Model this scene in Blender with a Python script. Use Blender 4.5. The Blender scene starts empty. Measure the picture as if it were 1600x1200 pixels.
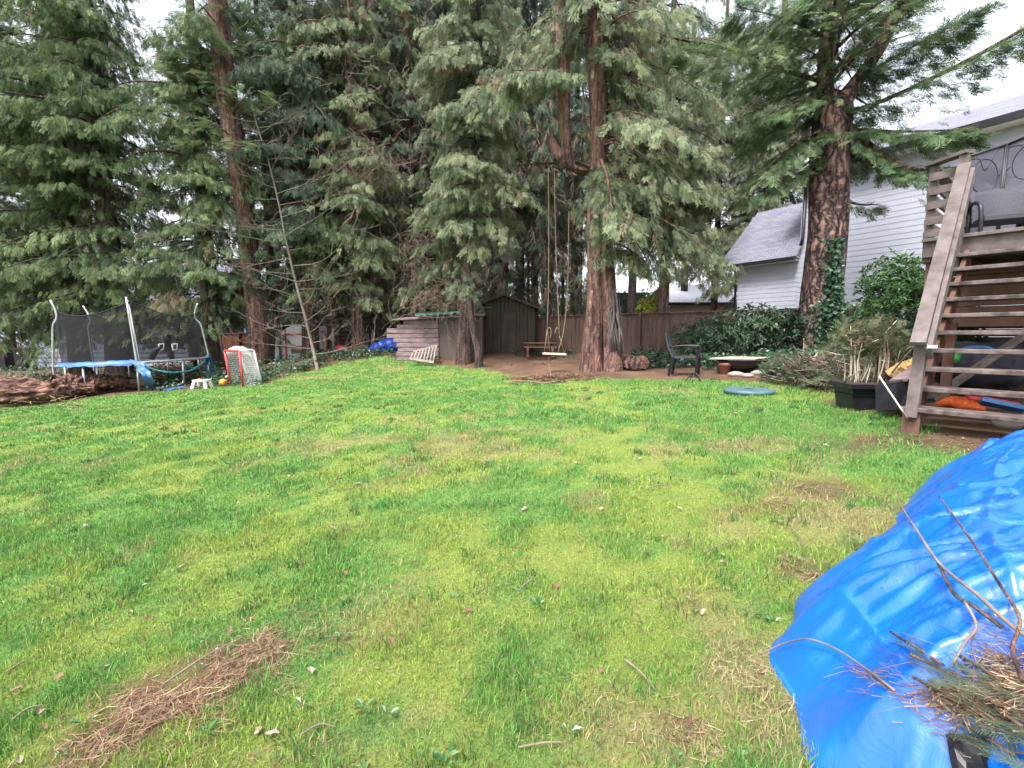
import bpy, math, random
import numpy as np
from mathutils import Vector, Matrix
PI = math.pi
R = math.radians
sc = bpy.context.scene
col = sc.collection

# ---------------------------------------------------------------- camera, sky, sun, exposure
PITCH, FPX, EYE = R(6.02), 720.0, 1.45
cd = bpy.data.cameras.new('camera'); cam = bpy.data.objects.new('camera', cd); col.objects.link(cam)
cam.location = (0, 0, EYE); cam.rotation_euler = (PI/2 - PITCH, 0, 0)
cd.sensor_width = 36; cd.lens = FPX/1600*36; cd.clip_start = .05; cd.clip_end = 2000
sc.camera = cam
SUN_EL, SUN_AZ = 60, 215        # compass style: 0 = +Y, clockwise; 200 = behind the camera, a little to the left
w = bpy.data.worlds.new('World'); sc.world = w; w.use_nodes = True
nt = w.node_tree; nt.nodes.clear()
sky = nt.nodes.new('ShaderNodeTexSky'); sky.sky_type = 'NISHITA'; sky.sun_disc = False
sky.sun_elevation = R(SUN_EL); sky.sun_rotation = R(SUN_AZ); sky.dust_density = 4; sky.ozone_density = 1
hs = nt.nodes.new('ShaderNodeHueSaturation'); hs.inputs['Saturation'].default_value = .3; hs.inputs['Value'].default_value = 1.25
bg = nt.nodes.new('ShaderNodeBackground'); bg.inputs['Strength'].default_value = .145
wo = nt.nodes.new('ShaderNodeOutputWorld')
nt.links.new(sky.outputs[0], hs.inputs['Color']); nt.links.new(hs.outputs[0], bg.inputs[0]); nt.links.new(bg.outputs[0], wo.inputs[0])
sl = bpy.data.lights.new('sun', 'SUN'); so = bpy.data.objects.new('sun', sl); col.objects.link(so)
sl.energy = 1.5; sl.angle = R(14); sl.color = (1, .96, .9)
sd = Vector((math.sin(R(SUN_AZ))*math.cos(R(SUN_EL)), math.cos(R(SUN_AZ))*math.cos(R(SUN_EL)), math.sin(R(SUN_EL))))
so.rotation_euler = sd.to_track_quat('Z', 'Y').to_euler(); so.location = (0, -5, 20)
vs = sc.view_settings; vs.view_transform = 'Standard'; vs.look = 'None'; vs.gamma = 1; vs.exposure = 1.57
sc.cycles.use_denoising = True; sc.cycles.use_adaptive_sampling = False; sc.cycles.max_bounces = 6; sc.cycles.transparent_max_bounces = 12; sc.cycles.diffuse_bounces = 3

# ---------------------------------------------------------------- where a pixel of the 1600x1200 photograph lies
def ray(px, py):
    u, v = (px-800)/FPX, (600-py)/FPX
    return Vector((u, math.cos(PITCH)+v*math.sin(PITCH), -math.sin(PITCH)+v*math.cos(PITCH)))
def at(px, py, Y):
    d = ray(px, py); return Vector((0, 0, EYE)) + d*(Y/d.y)
def sstep(a, b, x):
    t = np.clip((np.asarray(x, float)-a)/(b-a), 0, 1); return t*t*(3-2*t)
def G(x, y):
    x = np.asarray(x, float); y = np.asarray(y, float)
    xx = np.clip(x, -22, 20); yy = np.clip(y, -6, 24)
    z = .05*xx + .034*yy
    z = z + .45*np.exp(-((x+5.5)/6)**2-((y-17.6)/np.where(y < 17.6, 1.6, 7))**2)
    return z + .17*np.exp(-((x-4.9)**2+(y-4.6)**2)/2.2)
def g(x, y): return float(G(x, y))
def fz(px, Y): return g((px-800)/FPX*Y, Y)
def gp(px, py):
    d = ray(px, py); t = 1.0
    for _ in range(60):
        p = Vector((0, 0, EYE)) + d*t
        t += (p.z - g(p.x, p.y))/max(.05, -d.z + .05*d.x + .034*d.y)*.9
    p = Vector((0, 0, EYE)) + d*t
    return Vector((p.x, p.y, g(p.x, p.y)))

# ---------------------------------------------------------------- numpy value noise
def _h(ix, iy, s):
    n = (ix.astype(np.int64)*374761393 + iy.astype(np.int64)*668265263 + s*974711) & 0x7fffffff
    n = (n ^ (n >> 13))*1274126177 & 0x7fffffff
    return ((n ^ (n >> 16)) & 0xffff)/65535.0
def vn(x, y, s=0):
    x = np.asarray(x, float); y = np.asarray(y, float)
    ix, iy = np.floor(x), np.floor(y); fx, fy = x-ix, y-iy
    fx = fx*fx*(3-2*fx); fy = fy*fy*(3-2*fy)
    a, b, c, d = _h(ix, iy, s), _h(ix+1, iy, s), _h(ix, iy+1, s), _h(ix+1, iy+1, s)
    return (a*(1-fx)+b*fx)*(1-fy)+(c*(1-fx)+d*fx)*fy
def fbm(x, y, s=0, o=4):
    t = 0; a = .5; n = 0
    for k in range(o):
        t = t + a*vn(x*2**k, y*2**k, s+k*17); n += a; a *= .5
    return t/n

# ---------------------------------------------------------------- materials
def newmat(name):
    m = bpy.data.materials.new(name); m.use_nodes = True
    t = m.node_tree; t.nodes.clear()
    o = t.nodes.new('ShaderNodeOutputMaterial'); b = t.nodes.new('ShaderNodeBsdfPrincipled')
    t.links.new(b.outputs[0], o.inputs[0]); return m, t, b, o
def ramp(t, fac, stops):
    r = t.nodes.new('ShaderNodeValToRGB'); e = r.color_ramp.elements
    while len(e) < len(stops): e.new(.5)
    for i, (p, c) in enumerate(stops): e[i].position = p; e[i].color = (*c, 1)
    t.links.new(fac, r.inputs[0]); return r.outputs[0]
def noise(t, scale, stretch=(1, 1, 1), detail=5, rough=.6, dist=0):
    tc = t.nodes.new('ShaderNodeTexCoord'); mp = t.nodes.new('ShaderNodeMapping'); mp.inputs['Scale'].default_value = stretch
    n = t.nodes.new('ShaderNodeTexNoise'); n.inputs['Scale'].default_value = scale; n.inputs['Detail'].default_value = detail
    n.inputs['Roughness'].default_value = rough; n.inputs['Distortion'].default_value = dist
    t.links.new(tc.outputs['Object'], mp.inputs[0]); t.links.new(mp.outputs[0], n.inputs[0]); return n.outputs[0]
def bump(t, b, h, strength=.5, dist=.02):
    u = t.nodes.new('ShaderNodeBump'); u.inputs['Strength'].default_value = strength; u.inputs['Distance'].default_value = dist
    t.links.new(h, u.inputs['Height']); t.links.new(u.outputs[0], b.inputs['Normal'])
def mat(name, a, b_=None, rough=.7, scale=6, stretch=(1, 1, 1), bs=.25, bd=.01, metal=0, lo=.3, hi=.7, spec=.4):
    m, t, b, o = newmat(name)
    b_ = b_ or tuple(c*.7 for c in a)
    n = noise(t, scale, stretch)
    t.links.new(ramp(t, n, [(lo, b_), (hi, a)]), b.inputs['Base Color'])
    b.inputs['Roughness'].default_value = rough; b.inputs['Metallic'].default_value = metal; b.inputs['Specular IOR Level'].default_value = spec
    if bs: bump(t, b, n, bs, bd)
    return m
def attrmat(name, trans=.35, rough=.6, spec=.25):
    m, t, b, o = newmat(name)
    a = t.nodes.new('ShaderNodeAttribute'); a.attribute_name = 'col'
    t.links.new(a.outputs['Color'], b.inputs['Base Color']); b.inputs['Roughness'].default_value = rough
    b.inputs['Specular IOR Level'].default_value = spec
    if trans:
        tr = t.nodes.new('ShaderNodeBsdfTranslucent'); t.links.new(a.outputs['Color'], tr.inputs[0])
        mx = t.nodes.new('ShaderNodeMixShader'); mx.inputs[0].default_value = trans
        t.links.new(b.outputs[0], mx.inputs[1]); t.links.new(tr.outputs[0], mx.inputs[2]); t.links.new(mx.outputs[0], o.inputs[0])
    return m
def bark(name, a, b_, scale=9, plates=.2):
    m, t, b, o = newmat(name)
    n1 = noise(t, scale, (1, 1, .13), 6, .65, .4); n2 = noise(t, 1.6, (1, 1, .6), 3)
    mm = t.nodes.new('ShaderNodeMath'); mm.operation = 'ADD'; m2 = t.nodes.new('ShaderNodeMath'); m2.operation = 'MULTIPLY'; m2.inputs[1].default_value = .35
    tc = t.nodes.new('ShaderNodeTexCoord'); mp = t.nodes.new('ShaderNodeMapping'); mp.inputs['Scale'].default_value = (1, 1, .28); vo = t.nodes.new('ShaderNodeTexVoronoi'); vo.feature = 'DISTANCE_TO_EDGE'; vo.inputs['Scale'].default_value = scale*1.1
    nz = t.nodes.new('ShaderNodeTexNoise'); nz.inputs['Scale'].default_value = 3.5; nz.inputs['Detail'].default_value = 4; vm = t.nodes.new('ShaderNodeMix'); vm.data_type = 'VECTOR'; vm.inputs[0].default_value = .25; t.links.new(tc.outputs['Object'], mp.inputs[0]); t.links.new(mp.outputs[0], vm.inputs[4]); t.links.new(tc.outputs['Object'], nz.inputs[0]); t.links.new(nz.outputs[1], vm.inputs[5]); t.links.new(vm.outputs[1], vo.inputs['Vector'])
    m3 = t.nodes.new('ShaderNodeMath'); m3.operation = 'MULTIPLY_ADD'; m3.inputs[1].default_value = plates*2.4; m3.use_clamp = False; t.links.new(vo.outputs['Distance'], m3.inputs[0]); t.links.new(n1, m3.inputs[2]); m4 = t.nodes.new('ShaderNodeMath'); m4.operation = 'SUBTRACT'; m4.inputs[1].default_value = plates*.28; t.links.new(m3.outputs[0], m4.inputs[0]); n1 = m4.outputs[0]
    t.links.new(n2, m2.inputs[0]); t.links.new(n1, mm.inputs[0]); t.links.new(m2.outputs[0], mm.inputs[1])
    t.links.new(ramp(t, mm.outputs[0], [(.52, tuple(c*.22 for c in b_)), (.66, b_), (.82, a), (.95, tuple(min(1, c*1.5) for c in a))]), b.inputs['Base Color'])
    b.inputs['Roughness'].default_value = .9; bump(t, b, n1, 1.0, .12); return m
M = {}
M['leaf'] = attrmat('conifer_foliage', .38)
M['broad'] = attrmat('glossy_leaves', .2, .32, .5)
M['blade'] = attrmat('grass_blades', .28, .6)
M['dry'] = attrmat('dry_litter', .1, .9, .1)
M['bark'] = bark('cedar_bark', (.125, .078, .062), (.066, .042, .036), 11)
M['bark_red'] = bark('red_cedar_bark', (.235, .125, .095), (.115, .06, .05), 10)
M['bark_fir'] = bark('furrowed_fir_bark', (.25, .145, .125), (.10, .058, .054), 7, .55)
M['bark_dark'] = bark('dark_bark', (.10, .07, .055), (.055, .04, .035), 12)
M['pale_bark'] = mat('pale_smooth_bark', (.20, .17, .13), (.10, .082, .064), .8, 8, (1, 1, .3))
M['twig'] = mat('dead_twigs', (.26, .195, .155), (.11, .08, .062), .85, 12)
M['wood'] = mat('weathered_wood', (.165, .135, .125), (.062, .047, .044), .8, 5, (1, 1, 1), .3)
M['tread'] = mat('worn_stair_wood', (.17, .13, .12), (.042, .029, .028), .75, 7, (1, 1, 1), .3, lo=.38, hi=.66)
M['wood_brown'] = mat('brown_stained_wood', (.17, .085, .06), (.085, .042, .032), .75, 5, (1, 1, .3))
M['wood_dark'] = mat('dark_aged_wood', (.065, .05, .045), (.03, .023, .02), .85, 5, (1, 1, .3))
M['fence'] = mat('aged_cedar_fence', (.105, .066, .050), (.046, .029, .024), .85, 3, (2, 2, .35))
M['fence_red'] = mat('red_cedar_fence', (.32, .13, .07), (.16, .065, .04), .85, 3, (2, 2, .35))
M['pinkwood'] = mat('faded_pink_boards', (.29, .20, .215), (.12, .078, .085), .85, 5, (.6, 1, 3))
M['plywood'] = mat('mossy_plywood', (.125, .095, .085), (.065, .05, .042), .9, 3, (1, 1, .5))
M['shed'] = mat('shaded_mossy_shed_boards', (.062, .050, .038), (.032, .026, .02), .9, 4, (2, 2, .3))  # board colour darkened to paint in the shade around the shed
M['white_siding'] = mat('white_lap_siding', (.45, .47, .56), (.42, .44, .53), .55, 3, (1, 1, 1), .05)
M['blue_siding'] = mat('blue_grey_lap_siding', (.30, .33, .44), (.26, .28, .39), .6, 3, (1, 1, 1), .05)
M['trim_black'] = mat('black_trim', (.02, .02, .023), (.012, .012, .014), .4, 8, bs=0)
M['white'] = mat('white_plastic', (.78, .78, .76), (.70, .70, .68), .4, 5, bs=.05)
M['black'] = mat('black_plastic', (.018, .018, .024), (.009, .009, .012), .4, 9, bs=.08)
M['metal'] = mat('galvanised_metal', (.52, .53, .55), (.36, .37, .40), .38, 9, metal=.7, bs=.05)
M['iron'] = mat('rusty_iron', (.055, .042, .04), (.02, .017, .018), .75, 12)
M['blue_pad'] = mat('faded_blue_vinyl', (.045, .16, .38), (.03, .085, .22), .45, 4)
M['teal_pad'] = mat('teal_strap', (.03, .22, .24), (.02, .14, .16), .5, 4)
M['deepblue'] = mat('deep_blue_tarp', (.015, .05, .34), (.008, .022, .15), .4, 5)
M['red'] = mat('red_plastic', (.55, .06, .07), (.42, .045, .05), .45, 5, bs=.05)
M['orange'] = mat('orange_plastic', (.75, .14, .03), (.6, .10, .02), .5, 5, bs=.05)
M['green'] = mat('green_plastic', (.05, .45, .10), (.04, .36, .08), .4, 5, bs=0)
M['greentarp'] = mat('green_tarp', (.03, .15, .09), (.02, .09, .06), .5, 5)
M['yellow'] = mat('yellow_plastic', (.6, .33, .03), (.5, .26, .02), .45, 5, bs=.05)
M['ladder'] = mat('pale_grey_ladder_wood', (.42, .36, .33), (.24, .19, .17), .8, 6)
M['rope'] = mat('manila_rope', (.25, .17, .115), (.17, .115, .08), .9, 30)
M['board'] = mat('bleached_board', (.62, .55, .44), (.45, .38, .29), .8, 6, (.5, 1, 1))
M['grey_fabric'] = mat('grey_woven_wicker', (.055, .052, .068), (.028, .026, .036), .7, 60, bs=.4)
M['wicker_dark'] = mat('dark_woven_wicker', (.055, .052, .068), (.028, .027, .036), .6, 60, bs=.4)
M['concrete'] = mat('grey_stone', (.34, .30, .27), (.22, .19, .17), .9, 6)
M['terracotta'] = mat('terracotta', (.36, .16, .10), (.26, .11, .07), .85, 6)
M['rot'] = mat('rotten_red_wood', (.30, .165, .12), (.045, .02, .017), .95, 6, (.45, 1, 1.6), 1.0, .12, lo=.40, hi=.66)
M['straw'] = mat('split_firewood', (.55, .38, .16), (.36, .22, .09), .85, 6)
M['stone_blue'] = mat('blue_green_plastic_lid', (.09, .17, .21), (.06, .11, .13), .45, 8)
M['darkcloth'] = mat('dark_cloth', (.03, .03, .045), (.015, .015, .022), .8, 8)
M['purple'] = mat('dark_purple_board', (.06, .05, .10), (.04, .035, .07), .6, 5)

def roofmat(name, a, b_):
    m, t, b, o = newmat(name)
    tc = t.nodes.new('ShaderNodeTexCoord'); br = t.nodes.new('ShaderNodeTexBrick')
    br.inputs['Scale'].default_value = 1; br.inputs['Brick Width'].default_value = .33; br.inputs['Row Height'].default_value = .14
    br.inputs['Mortar Size'].default_value = .008; br.inputs['Color1'].default_value = (*a, 1); br.inputs['Color2'].default_value = (*b_, 1)
    br.inputs['Mortar'].default_value = (*[c*.5 for c in b_], 1)
    t.links.new(tc.outputs['UV'], br.inputs[0]); t.links.new(br.outputs[0], b.inputs['Base Color']); b.inputs['Roughness'].default_value = .85
    bump(t, b, br.outputs['Fac'], -.4, .01); return m
M['shingle'] = roofmat('grey_shingles', (.20, .20, .26), (.135, .135, .18))

def netmat(name, c, fac):
    m, t, b, o = newmat(name); b.inputs['Base Color'].default_value = (*c, 1); b.inputs['Roughness'].default_value = .9
    tr = t.nodes.new('ShaderNodeBsdfTransparent'); mx = t.nodes.new('ShaderNodeMixShader'); mx.inputs[0].default_value = fac
    t.links.new(tr.outputs[0], mx.inputs[1]); t.links.new(b.outputs[0], mx.inputs[2]); t.links.new(mx.outputs[0], o.inputs[0]); return m
M['net'] = netmat('black_netting', (.014, .013, .016), .60)
M['screen'] = netmat('dark_mesh_screen', (.07, .064, .09), .88)

# ---------------------------------------------------------------- objects
def tag(o, label=None, cat=None, group=None, kind=None):
    if label: o['label'] = label
    if cat: o['category'] = cat
    if group: o['group'] = group
    if kind: o['kind'] = kind
    return o
def thing(name, loc, label, cat, group=None):
    o = bpy.data.objects.new(name, None); col.objects.link(o); o.location = loc; o.empty_display_size = .2
    return tag(o, label, cat, group)
def origin(p):
    v = Vector((0, 0, 0))
    while p: v += p.location; p = p.parent
    return v
def link(name, me, m, parent, base=None):
    """mesh is in world coordinates; the object sits at its base (top level) or at its parent's origin"""
    off = origin(parent) if parent else Vector(base or (0, 0, 0))
    if off.length: me.transform(Matrix.Translation(-off))
    me.materials.append(m)
    o = bpy.data.objects.new(name, me); col.objects.link(o)
    if parent: o.parent = parent
    else: o.location = off
    return o
def npobj(name, V, F, m, parent=None, cols=None, base=None, smooth=False):
    """V (n,3); F list of (k, m) index arrays with m = 3 or 4"""
    me = bpy.data.meshes.new(name); V = np.asarray(V, np.float32)
    F = [f for f in F if len(f)]
    loops = np.concatenate([f.ravel() for f in F]).astype(np.int32)
    tot = np.concatenate([np.full(len(f), f.shape[1]) for f in F]); st = np.concatenate([[0], np.cumsum(tot)[:-1]]).astype(np.int32)
    me.vertices.add(len(V)); me.vertices.foreach_set('co', V.ravel())
    me.loops.add(len(loops)); me.loops.foreach_set('vertex_index', loops)
    me.polygons.add(len(tot)); me.polygons.foreach_set('loop_start', st)
    me.polygons.foreach_set('use_smooth', np.full(len(tot), smooth, bool))
    if cols is not None:
        a = me.attributes.new('col', 'FLOAT_COLOR', 'POINT'); c = np.ones((len(V), 4), np.float32); c[:, :3] = cols
        a.data.foreach_set('color', c.ravel())
    me.update(calc_edges=True)
    return link(name, me, m, parent, base)

class MB:
    def __init__(s): s.v = []; s.f = []; s.sm = []; s.uv = {}
    def add(s, V, F, smooth=False):
        o = len(s.v); s.v += [tuple(p) for p in V]; s.f += [tuple(i+o for i in f) for f in F]; s.sm += [smooth]*len(F); return s
    def box(s, c, d, rz=0, rx=0, ry=0):
        m = Matrix.Translation(Vector(c)) @ Matrix.Rotation(rz, 4, 'Z') @ Matrix.Rotation(ry, 4, 'Y') @ Matrix.Rotation(rx, 4, 'X')
        h = [x/2 for x in d]; b = min(.006, min(h)*.35); V = []
        pts = []
        for sx in (-1, 1):
            for sy in (-1, 1):
                for sz in (-1, 1):
                    pts.append((sx, sy, sz))
        # chamfered box: each corner has three vertices
        idx = {}
        for p in pts:
            for ax in range(3):
                q = [p[k]*(h[k]-(0 if k == ax else b)) for k in range(3)]
                idx[(p, ax)] = len(V); V.append(m @ Vector(q))
        F = []
        for ax in range(3):
            o1, o2 = [k for k in range(3) if k != ax]
            for sg in (-1, 1):
                r = []
                for a, c2 in ((-1, -1), (1, -1), (1, 1), (-1, 1)):
                    p = [0, 0, 0]; p[ax] = sg; p[o1] = a; p[o2] = c2; r.append(idx[(tuple(p), ax)])
                F.append(r if (sg > 0) == (ax != 1) else r[::-1])
            for a in (-1, 1):
                for c2 in (-1, 1):      # edge parallel to ax
                    p0 = [0, 0, 0]; p0[ax] = -1; p0[o1] = a; p0[o2] = c2; p1 = list(p0); p1[ax] = 1
                    F.append([idx[(tuple(p0), o1)], idx[(tuple(p1), o1)], idx[(tuple(p1), o2)], idx[(tuple(p0), o2)]])
        for p in pts: F.append([idx[(p, 0)], idx[(p, 1)], idx[(p, 2)]])
        return s.add(V, F)
    def beam(s, a, b, wd, ht, up=(0, 0, 1)):
        a, b = Vector(a), Vector(b); d = (b-a); L = d.length; d.normalize(); u = Vector(up)
        x = d.cross(u)
        if x.length < 1e-4: x = Vector((1, 0, 0))
        x.normalize(); u = x.cross(d)
        V = []
        for p in (a, b):
            for i, j in ((-1, -1), (1, -1), (1, 1), (-1, 1)): V.append(p + x*(i*wd/2) + u*(j*ht/2))
        return s.add(V, [(3, 2, 1, 0), (4, 5, 6, 7), (0, 1, 5, 4), (1, 2, 6, 5), (2, 3, 7, 6), (3, 0, 4, 7)])
    def tube(s, pts, rad, n=8, smooth=True, cap=True):
        pts = [Vector(p) for p in pts]; k = len(pts)
        if not hasattr(rad, '__len__'): rad = [rad]*k
        V = []; F = []; x = None
        for i, p in enumerate(pts):
            d = (pts[min(i+1, k-1)]-pts[max(i-1, 0)]); d = d.normalized() if d.length > 1e-9 else Vector((0, 0, 1))
            if x is None: x = d.orthogonal().normalized()
            else:
                x = x - d*x.dot(d); x = x.normalized() if x.length > 1e-6 else d.orthogonal().normalized()
            y = d.cross(x)
            for j in range(n):
                a = 2*PI*j/n; V.append(p + (x*math.cos(a)+y*math.sin(a))*rad[i])
        for i in range(k-1):
            for j in range(n): F.append((i*n+j, i*n+(j+1) % n, (i+1)*n+(j+1) % n, (i+1)*n+j))
        if cap: F.append(tuple(range(n))[::-1]); F.append(tuple((k-1)*n+j for j in range(n)))
        return s.add(V, F, smooth)
    def lathe(s, c, prof, n=24, sx=1, sy=1, smooth=True):
        V = []; F = []; c = Vector(c)
        for r, z in prof:
            for j in range(n): a = 2*PI*j/n; V.append(c+Vector((r*sx*math.cos(a), r*sy*math.sin(a), z)))
        for i in range(len(prof)-1):
            for j in range(n): F.append((i*n+j, i*n+(j+1) % n, (i+1)*n+(j+1) % n, (i+1)*n+j))
        F.append(tuple(range(n))[::-1]); F.append(tuple((len(prof)-1)*n+j for j in range(n)))
        return s.add(V, F, smooth)
    def ball(s, c, r, n=16, jit=0, sc_=(1, 1, 1), seed=1):
        rg = random.Random(seed); V = []; F = []; c = Vector(c); m = n//2
        for i in range(m+1):
            for j in range(n):
                th, ph = PI*i/m, 2*PI*j/n; q = r*(1+jit*(rg.random()-.5))
                V.append(c+Vector((q*sc_[0]*math.sin(th)*math.cos(ph), q*sc_[1]*math.sin(th)*math.sin(ph), q*sc_[2]*math.cos(th))))
        for i in range(m):
            for j in range(n): F.append((i*n+j, (i+1)*n+j, (i+1)*n+(j+1) % n, i*n+(j+1) % n))
        return s.add(V, F, True)
    def poly(s, pts, thick, nrm):
        """flat outline given thickness along -nrm"""
        a = [Vector(p) for p in pts]; n = Vector(nrm).normalized(); b = [p-n*thick for p in a]; k = len(a)
        F = [tuple(range(k)), tuple(range(2*k-1, k-1, -1))]+[(i, k+i, k+(i+1) % k, (i+1) % k) for i in range(k)]
        return s.add(a+b, F)
    def build(s, name, m, parent=None, base=None):
        me = bpy.data.meshes.new(name); me.from_pydata([tuple(p) for p in s.v], [], s.f)
        me.polygons.foreach_set('use_smooth', s.sm); me.update()
        return link(name, me, m, parent, base)
def curve_pts(pts, n=8):
    """Catmull-Rom through points"""
    P = [Vector(p) for p in pts]; P = [P[0]*2-P[1]]+P+[P[-1]*2-P[-2]]; out = []
    for i in range(1, len(P)-2):
        for k in range(n):
            t = k/n; a, b, c, d = P[i-1:i+3]
            out.append(.5*((2*b)+(c-a)*t+(2*a-5*b+4*c-d)*t*t+(3*b-a-3*c+d)*t**3))
    out.append(P[-2]); return out

# ---------------------------------------------------------------- ground fields (what grows where)
EDGE = [(-400, 640), (0, 628), (140, 622), (215, 614), (330, 606), (405, 601), (450, 586), (520, 577), (600, 570), (680, 570), (760, 577), (800, 585),
        (850, 588), (930, 590), (1000, 592), (1100, 592), (1200, 597), (1300, 618), (1340, 640), (1410, 660), (1450, 685), (1520, 705), (1700, 705)]
EP = np.array([[p.x, p.y] for p in (gp(*e) for e in EDGE)])
def edge_dist(x, y):
    """positive on the lawn's side of its far edge, in metres"""
    x = np.asarray(x, float); y = np.asarray(y, float); best = np.full(x.shape, 1e9); sg = np.ones(x.shape)
    for i in range(len(EP)-1):
        a, b = EP[i], EP[i+1]; d = b-a; L2 = (d**2).sum()
        t = np.clip(((x-a[0])*d[0]+(y-a[1])*d[1])/L2, 0, 1)
        q = np.hypot(x-a[0]-t*d[0], y-a[1]-t*d[1]); cr = d[0]*(y-a[1])-d[1]*(x-a[0])
        up = q < best; best = np.where(up, q, best); sg = np.where(up, np.where(cr > 0, -1, 1), sg)
    return best*sg
def blob(x, y, cx, cy, rx, ry, rot=0):
    c, s = math.cos(rot), math.sin(rot); dx, dy = x-cx, y-cy
    return np.sqrt(((dx*c+dy*s)/rx)**2+((-dx*s+dy*c)/ry)**2)
_p = lambda px, py: tuple(gp(px, py))[:2]
DIRT = [(*_p(338, 1060), .30, .27, .84), (*_p(232, 1122), .25, .15, .84), (*_p(865, 590), 1.25, .75, 0), (*_p(1280, 765), .5, .22, 0), (*_p(1190, 795), .42, .10, .1), (*_p(1245, 888), .2, .1, 0),
        (*_p(1500, 690), 1.3, .55, -.6)]
STRAW = [(*_p(820, 690), 1.7, .9, 0), (*_p(620, 690), 1.0, .5, 0), (*_p(1130, 1010), .34, .42, 0), (*_p(1000, 1130), .3, .2, 0), (*_p(1180, 1090), .2, .3, 0), (*_p(1280, 800), .8, .5, 0), (*_p(480, 590), 2.2, .7, 0), (*_p(1120, 700), 1.2, .4, 0)]
def fields(x, y):
    x = np.asarray(x, float); y = np.asarray(y, float)
    j = fbm(x*2.3, y*2.3, 5, 3)-.5
    lawn = sstep(-.12, .2, edge_dist(x, y)+j*.7)
    d = 0*x
    for k, q in enumerate(DIRT): d = np.maximum(d, (.6 if 3 <= k <= 5 else .9)*(1-sstep(.55, 1.3, blob(x, y, *q)+j*1.7)))
    st = 0*x
    for q in STRAW: st = np.maximum(st, 1-sstep(.2, 1.3, blob(x, y, *q)+j*1.3))
    n = fbm(x*.8+3, y*.8, 31, 5); n2 = fbm(x*3.3, y*3.3, 57, 4)
    ctr = np.exp(-((x-.1)**2/5+(y-2.6)**2/6))
    moss = np.clip(sstep(.43, .70, n*.45+n2*.55+.07*ctr)*.85+.08*ctr, 0, 1)
    st = np.clip(st*sstep(.38, .62, fbm(x*3.1, y*3.1, 77, 3)+.05)*.9+.5*sstep(.64, .74, fbm(x*1.7, y*1.7, 91, 3)), 0, 1)
    return lawn, np.clip(d, 0, 1), moss, st

# ground sheet
def axis(lo, hi, d0, gr):
    a = [0.0]
    while a[-1] < hi: a.append(a[-1]+min(d0+gr*abs(a[-1]), 60))
    b = [0.0]
    while b[-1] > lo: b.append(b[-1]-min(d0+gr*abs(b[-1]), 60))
    return np.array(b[:0:-1]+a)
gx, gy = axis(-600, 600, .045, .012), axis(-60, 900, .04, .011)
GX, GY = np.meshgrid(gx, gy, indexing='ij')
GZ = G(GX, GY) + (fbm(GX*.8, GY*.8, 3, 3)-.5)*.06*(np.hypot(GX, GY) < 40) + (vn(GX*6, GY*6, 9)-.5)*.012*(np.hypot(GX, GY) < 12)
LF = fields(GX.ravel(), GY.ravel())
nx, ny = len(gx), len(gy); I = np.arange(nx*ny).reshape(nx, ny)
quad = np.stack([I[:-1, :-1], I[1:, :-1], I[1:, 1:], I[:-1, 1:]], -1).reshape(-1, 4)
def lawn_rgb(lawn, dirt, moss, st, rg, n, ground=False):
    gA, gB = np.array((.078, .222, .050)), np.array((.175, .365, .084)); ms = np.array((.275, .375, .078)); sw = np.array((.36, .31, .15))
    k = rg.random(n)[:, None]; c = gA+(gB-gA)*k
    m = np.clip(moss[:, None]*1.0+(rg.random(n)[:, None]-.5)*.5, 0, 1); c = c*(1-m)+ms*m
    s_ = (rg.random(n) < np.clip(st*.75+.03, 0, 1))[:, None] if not ground else st[:, None]*.6
    c = c*(1-s_)+sw*s_
    return c
rg = np.random.default_rng(11)
gc = lawn_rgb(*LF, rg, len(LF[0]), True)*np.array((.74, .66, .74)); lawn_, dirt_ = LF[0][:, None], LF[1][:, None]  # turf colour darkened to paint shade into the gaps between blades
brn = np.array((.115, .068, .048))*(0.6+.9*fbm(GX.ravel()*4, GY.ravel()*4, 41, 3))[:, None]
wood_floor = np.array((.145, .088, .062))*(.45+1.0*fbm(GX.ravel()*2.4, GY.ravel()*2.4, 43, 4))[:, None]
gc = gc*(1-dirt_)+brn*dirt_; gc = gc*lawn_+wood_floor*(1-lawn_)
far_ = (sstep(26, 60, np.hypot(GX, GY)).ravel())[:, None]; gc = gc*(1-far_)+np.array((.05, .07, .03))*far_
m, t, b, o = newmat('soil_and_turf')
a = t.nodes.new('ShaderNodeAttribute'); a.attribute_name = 'col'; n1 = noise(t, 75, detail=8, rough=.8)
mx = t.nodes.new('ShaderNodeMix'); mx.data_type = 'RGBA'; mx.blend_type = 'MULTIPLY'; mx.inputs[0].default_value = 1
t.links.new(a.outputs['Color'], mx.inputs[6]); t.links.new(ramp(t, n1, [(.30, (.22, .20, .18)), (.46, (.85, .88, .85)), (.68, (1.6, 1.55, 1.4))]), mx.inputs[7])
t.links.new(mx.outputs[2], b.inputs['Base Color']); b.inputs['Roughness'].default_value = .95; b.inputs['Specular IOR Level'].default_value = .15; bump(t, b, n1, .8, .03)
M['ground'] = m
tag(npobj('ground', np.stack([GX, GY, GZ], -1).reshape(-1, 3), [quad], M['ground'], cols=gc, smooth=True), 'green lawn rising gently to bare brown woodland soil at the back', 'ground', kind='structure')
def gz(x, y):
    x = np.asarray(x, float); y = np.asarray(y, float)
    return G(x, y) + (fbm(x*.8, y*.8, 3, 3)-.5)*.06

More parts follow.
